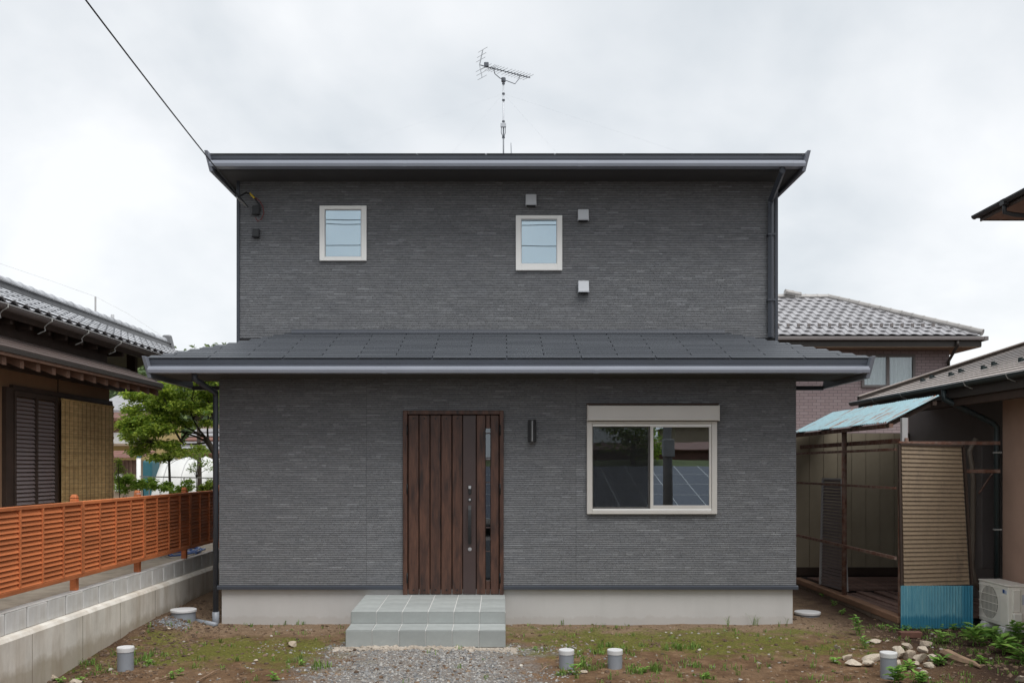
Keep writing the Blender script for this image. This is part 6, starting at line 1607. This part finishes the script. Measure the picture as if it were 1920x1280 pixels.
WD = [(1612, 1190, 0.26, 34, 0.07, 'thin leafy weed before the terrace footing, left of the stones'), (1625, 1216, 0.18, 20, 0.06, 'low weed on the dark soil left of the pale stones'),
 (1702, 1252, 0.10, 26, 0.07, 'weed growing between the front stones of the pile'), (1680, 1278, 0.16, 44, 0.09, 'lush weed at the foot of the right drain pipe'), (1725, 1278, 0.13, 36, 0.08, 'broad-leaved weed right of the drain pipe at the bottom edge'), (1760, 1250, 0.12, 34, 0.075, 'bushy weed in front of the split log'),
 (1764, 1208, 0.16, 16, 0.10, 'young weed with long leaves behind the split log'), (1826, 1212, 0.30, 30, 0.14, 'tall weed with long upright leaves before the turquoise sheet'), (1862, 1205, 0.15, 40, 0.08, 'spreading weed left of the near concrete foot'), (1865, 1172, 0.17, 30, 0.11, 'spiky weed in front of the air conditioner'),
 (1885, 1228, 0.22, 36, 0.12, 'leafy weed in front of the near concrete foot'), (1908, 1205, 0.22, 46, 0.10, 'dense weed at the right edge below the air conditioner'), (1915, 1245, 0.24, 30, 0.13, 'broad weed at the right edge of the picture'), (1565, 1240, 0.05, 14, 0.08, 'flat rosette weed left of the stone row'), (1842, 1245, 0.08, 16, 0.08, 'small weed at the end of the split log'),
 (1790, 1180, 0.07, 20, 0.06, 'low weed along the foot of the turquoise sheet'), (1810, 1195, 0.10, 30, 0.06, 'ground-hugging weed beside the tall upright weed'), (1850, 1190, 0.10, 30, 0.06, 'small weed under the far end of the air conditioner'),
 (298, 1160, 0.12, 18, 0.06, 'small weed against the concrete wall by the gravel heap'), (272, 1178, 0.07, 16, 0.06, 'low weed at the concrete wall left of the gravel heap'), (380, 1118, 0.20, 40, 0.08, 'weed by the wall beside the left downpipe'), (365, 1128, 0.14, 34, 0.07, 'leafy weed behind the raised white drain cover'), (395, 1108, 0.2, 30, 0.08, 'weed in the gap between house and concrete wall'),
 (115, 1270, 0.07, 14, 0.06, 'small weed beside the brown stone at the wall foot'), (155, 1272, 0.06, 14, 0.05, 'small weed right of the pale corner stone'), (325, 1270, 0.07, 18, 0.06, 'weed at the bottom edge right of the left drain pipe'), (335, 1263, 0.08, 14, 0.06, 'little weed above the bottom edge weed on the left'), (280, 1242, 0.05, 18, 0.05, 'flat weed right of the left drain pipe'),
 (515, 1272, 0.09, 16, 0.07, 'weed on the edge of the gravel at the bottom'), (565, 1246, 0.05, 16, 0.05, 'flat weed where soil meets gravel left of the steps'), (1078, 1262, 0.13, 30, 0.06, 'clover-like weed against the first of the paired drain pipes'), (1095, 1240, 0.08, 20, 0.05, 'small weed between the paired drain pipes'), (1162, 1236, 0.09, 18, 0.05, 'weed just right of the paired drain pipes'), (1205, 1258, 0.07, 18, 0.06, 'spread weed in front of the sliding window near the bottom'), (1320, 1270, 0.05, 18, 0.05, 'flat weed on brown soil right of the paired pipes'), (1005, 1216, 0.04, 12, 0.04, 'tiny weed at the right of the steps'),
 (1545, 1118, 0.08, 20, 0.05, 'low weed beyond the flat white cover along the footing'), (1565, 1135, 0.08, 20, 0.05, 'low weed beside the footing right of the white cover'), (1580, 1150, 0.07, 18, 0.05, 'creeping weed along the middle of the footing')]
for i, (a, b, hh, n, ls_, lab) in enumerate(WD): weed(a, b, hh, n, ls_, lab, 300+i)

# ------------------------------------------------------------------ what stands across the road (seen only in the window reflections)
for i, (xx, lab) in enumerate(((4.7, 'concrete utility pole reflected in the right pane of the sliding window'), (-16.0, 'second concrete utility pole across the road, out of view'))):
    t = thing('utility_pole', (xx, -15, 0), lab, 'utility pole', 'utility poles across the road')
    MB().tube([(xx, -15, -0.5), (xx, -15, 10.5)], [0.14, 0.09], 14).build('shaft', M['pole'], t, smooth=True)
    for z in (9.6, 8.9): MB().box(xx-0.9, xx+0.9, -15.19, -15.11, z, z+0.08).build('cross_arm', M['galv'], t)
    MB().box(xx-0.16, xx+0.16, -14.98, -14.72, 2.3, 2.8).build('meter_cabinet', M['pole'], t, bevel=0.02)
for i, (z, yo) in enumerate(((9.72, -0.5), (9.72, 0.0), (9.02, -0.3), (8.3, 0.2), (7.7, 0.15), (7.2, 0.2), (6.62, 0.4))):
    pts_ = [(-16+ (20.7+14)*k/20, -15+yo, z-0.35*4*(k/20)*(1-k/20)*0.6) for k in range(21)]
    pts_[0] = (-16, -15+yo, z)
    tag(MB().tube(pts_, 0.012, 5).build('power_line', M['wire'], loc=(0, -15, z)), ['topmost front', 'topmost rear', 'second highest', 'third highest', 'fourth highest', 'fifth highest', 'lowest'][i] + ' power line strung between the utility poles across the road', 'power line', 'power lines across the road')
sa_ = thing('solar_array', (3, -23, 0), 'field of dark solar panels across the road reflected in the sliding window', 'solar array')
pm = MB().box(0, 0.98, 0, 1.62, 0, 0.03).mesh('panel', M['solar']); fm = MB(); fm.box(-0.02, 1.0, -0.02, 0.0, -0.01, 0.036); fm.box(-0.02, 0.0, 0, 1.64, -0.01, 0.036); fm = fm.mesh('panel_frame', M['white'])
tilt = math.atan2(1.9, 9)
for i in range(24):
    for j in range(5):
        d = 1.66*j; y = -18.8-(d*math.cos(tilt)); z = 0.3+d*math.sin(tilt)*1.0
        R3 = (math.pi-0.0)
        o = inst('panel', pm, sa_, (-8+1.0*i, y, z), (-tilt, 0, 0), (1, -1, 1)); o2 = inst('panel_frame', fm, sa_, (-8+1.0*i, y, z), (-tilt, 0, 0), (1, -1, 1))
for i in range(9): MB().box(-8+3*i, -7.9+3*i, -24.1, -24.0, -0.3, 1.3).build('leg', M['alu'], sa_)
bk = MB().prism([(-60, -0.4), (-29, -0.4), (-31, 1.6), (-34, 2.35), (-60, 2.5)], 'x', -60, 70).build('grass_bank', M['bank']); tag(bk, kind='structure')
rb = thing('far_building', (11, -42, 2.9), 'beige hall with low gable across the road reflected in the right window pane', 'building')
MB().box(9.5, 17, -46, -40, 2.2, 4.2).build('wall', M['tanhouse'], rb); MB().prism([(9, 4.2), (17.5, 4.2), (13.2, 5.0)], 'y', -46.3, -39.7).build('roof', M['greybox'], rb)
rb2 = thing('far_shed', (3, -36, 2.9), 'long low red-brown shed across the road reflected in the window', 'building')
MB().box(1.0, 20, -37, -35.5, 2.2, 2.9).build('wall', M['redbrown'], rb2); MB().slab([(0.8, -37.3, 3.3), (20.2, -37.3, 3.3), (20.2, -35.2, 2.9), (0.8, -35.2, 2.9)], 0.06).build('roof', M['redbrown'], rb2)
q = MB(); r = random.Random(31); tk_ = MB()
rt_ = thing('roadside_tree', (6.2, -33, 2.8), 'dark bushy tree across the road reflected between the window panes', 'tree')
limb(tk_, [(6.2, -33, 2.0), (6.2, -33, 3.4)], 0.15, 0.08); tk_.build('trunk', M['bark'], rt_)
for _ in range(40):
    v = rvec(r)*r.random()**0.4; leaf_cluster(q, r, (6.2+v.x*1.6, -33+v.y*1.4, 3.3+v.z*1.1), (0.5, 0.5, 0.4), 40, 0.22, 1.0)
q.build('crown', M['maple'], rt_)
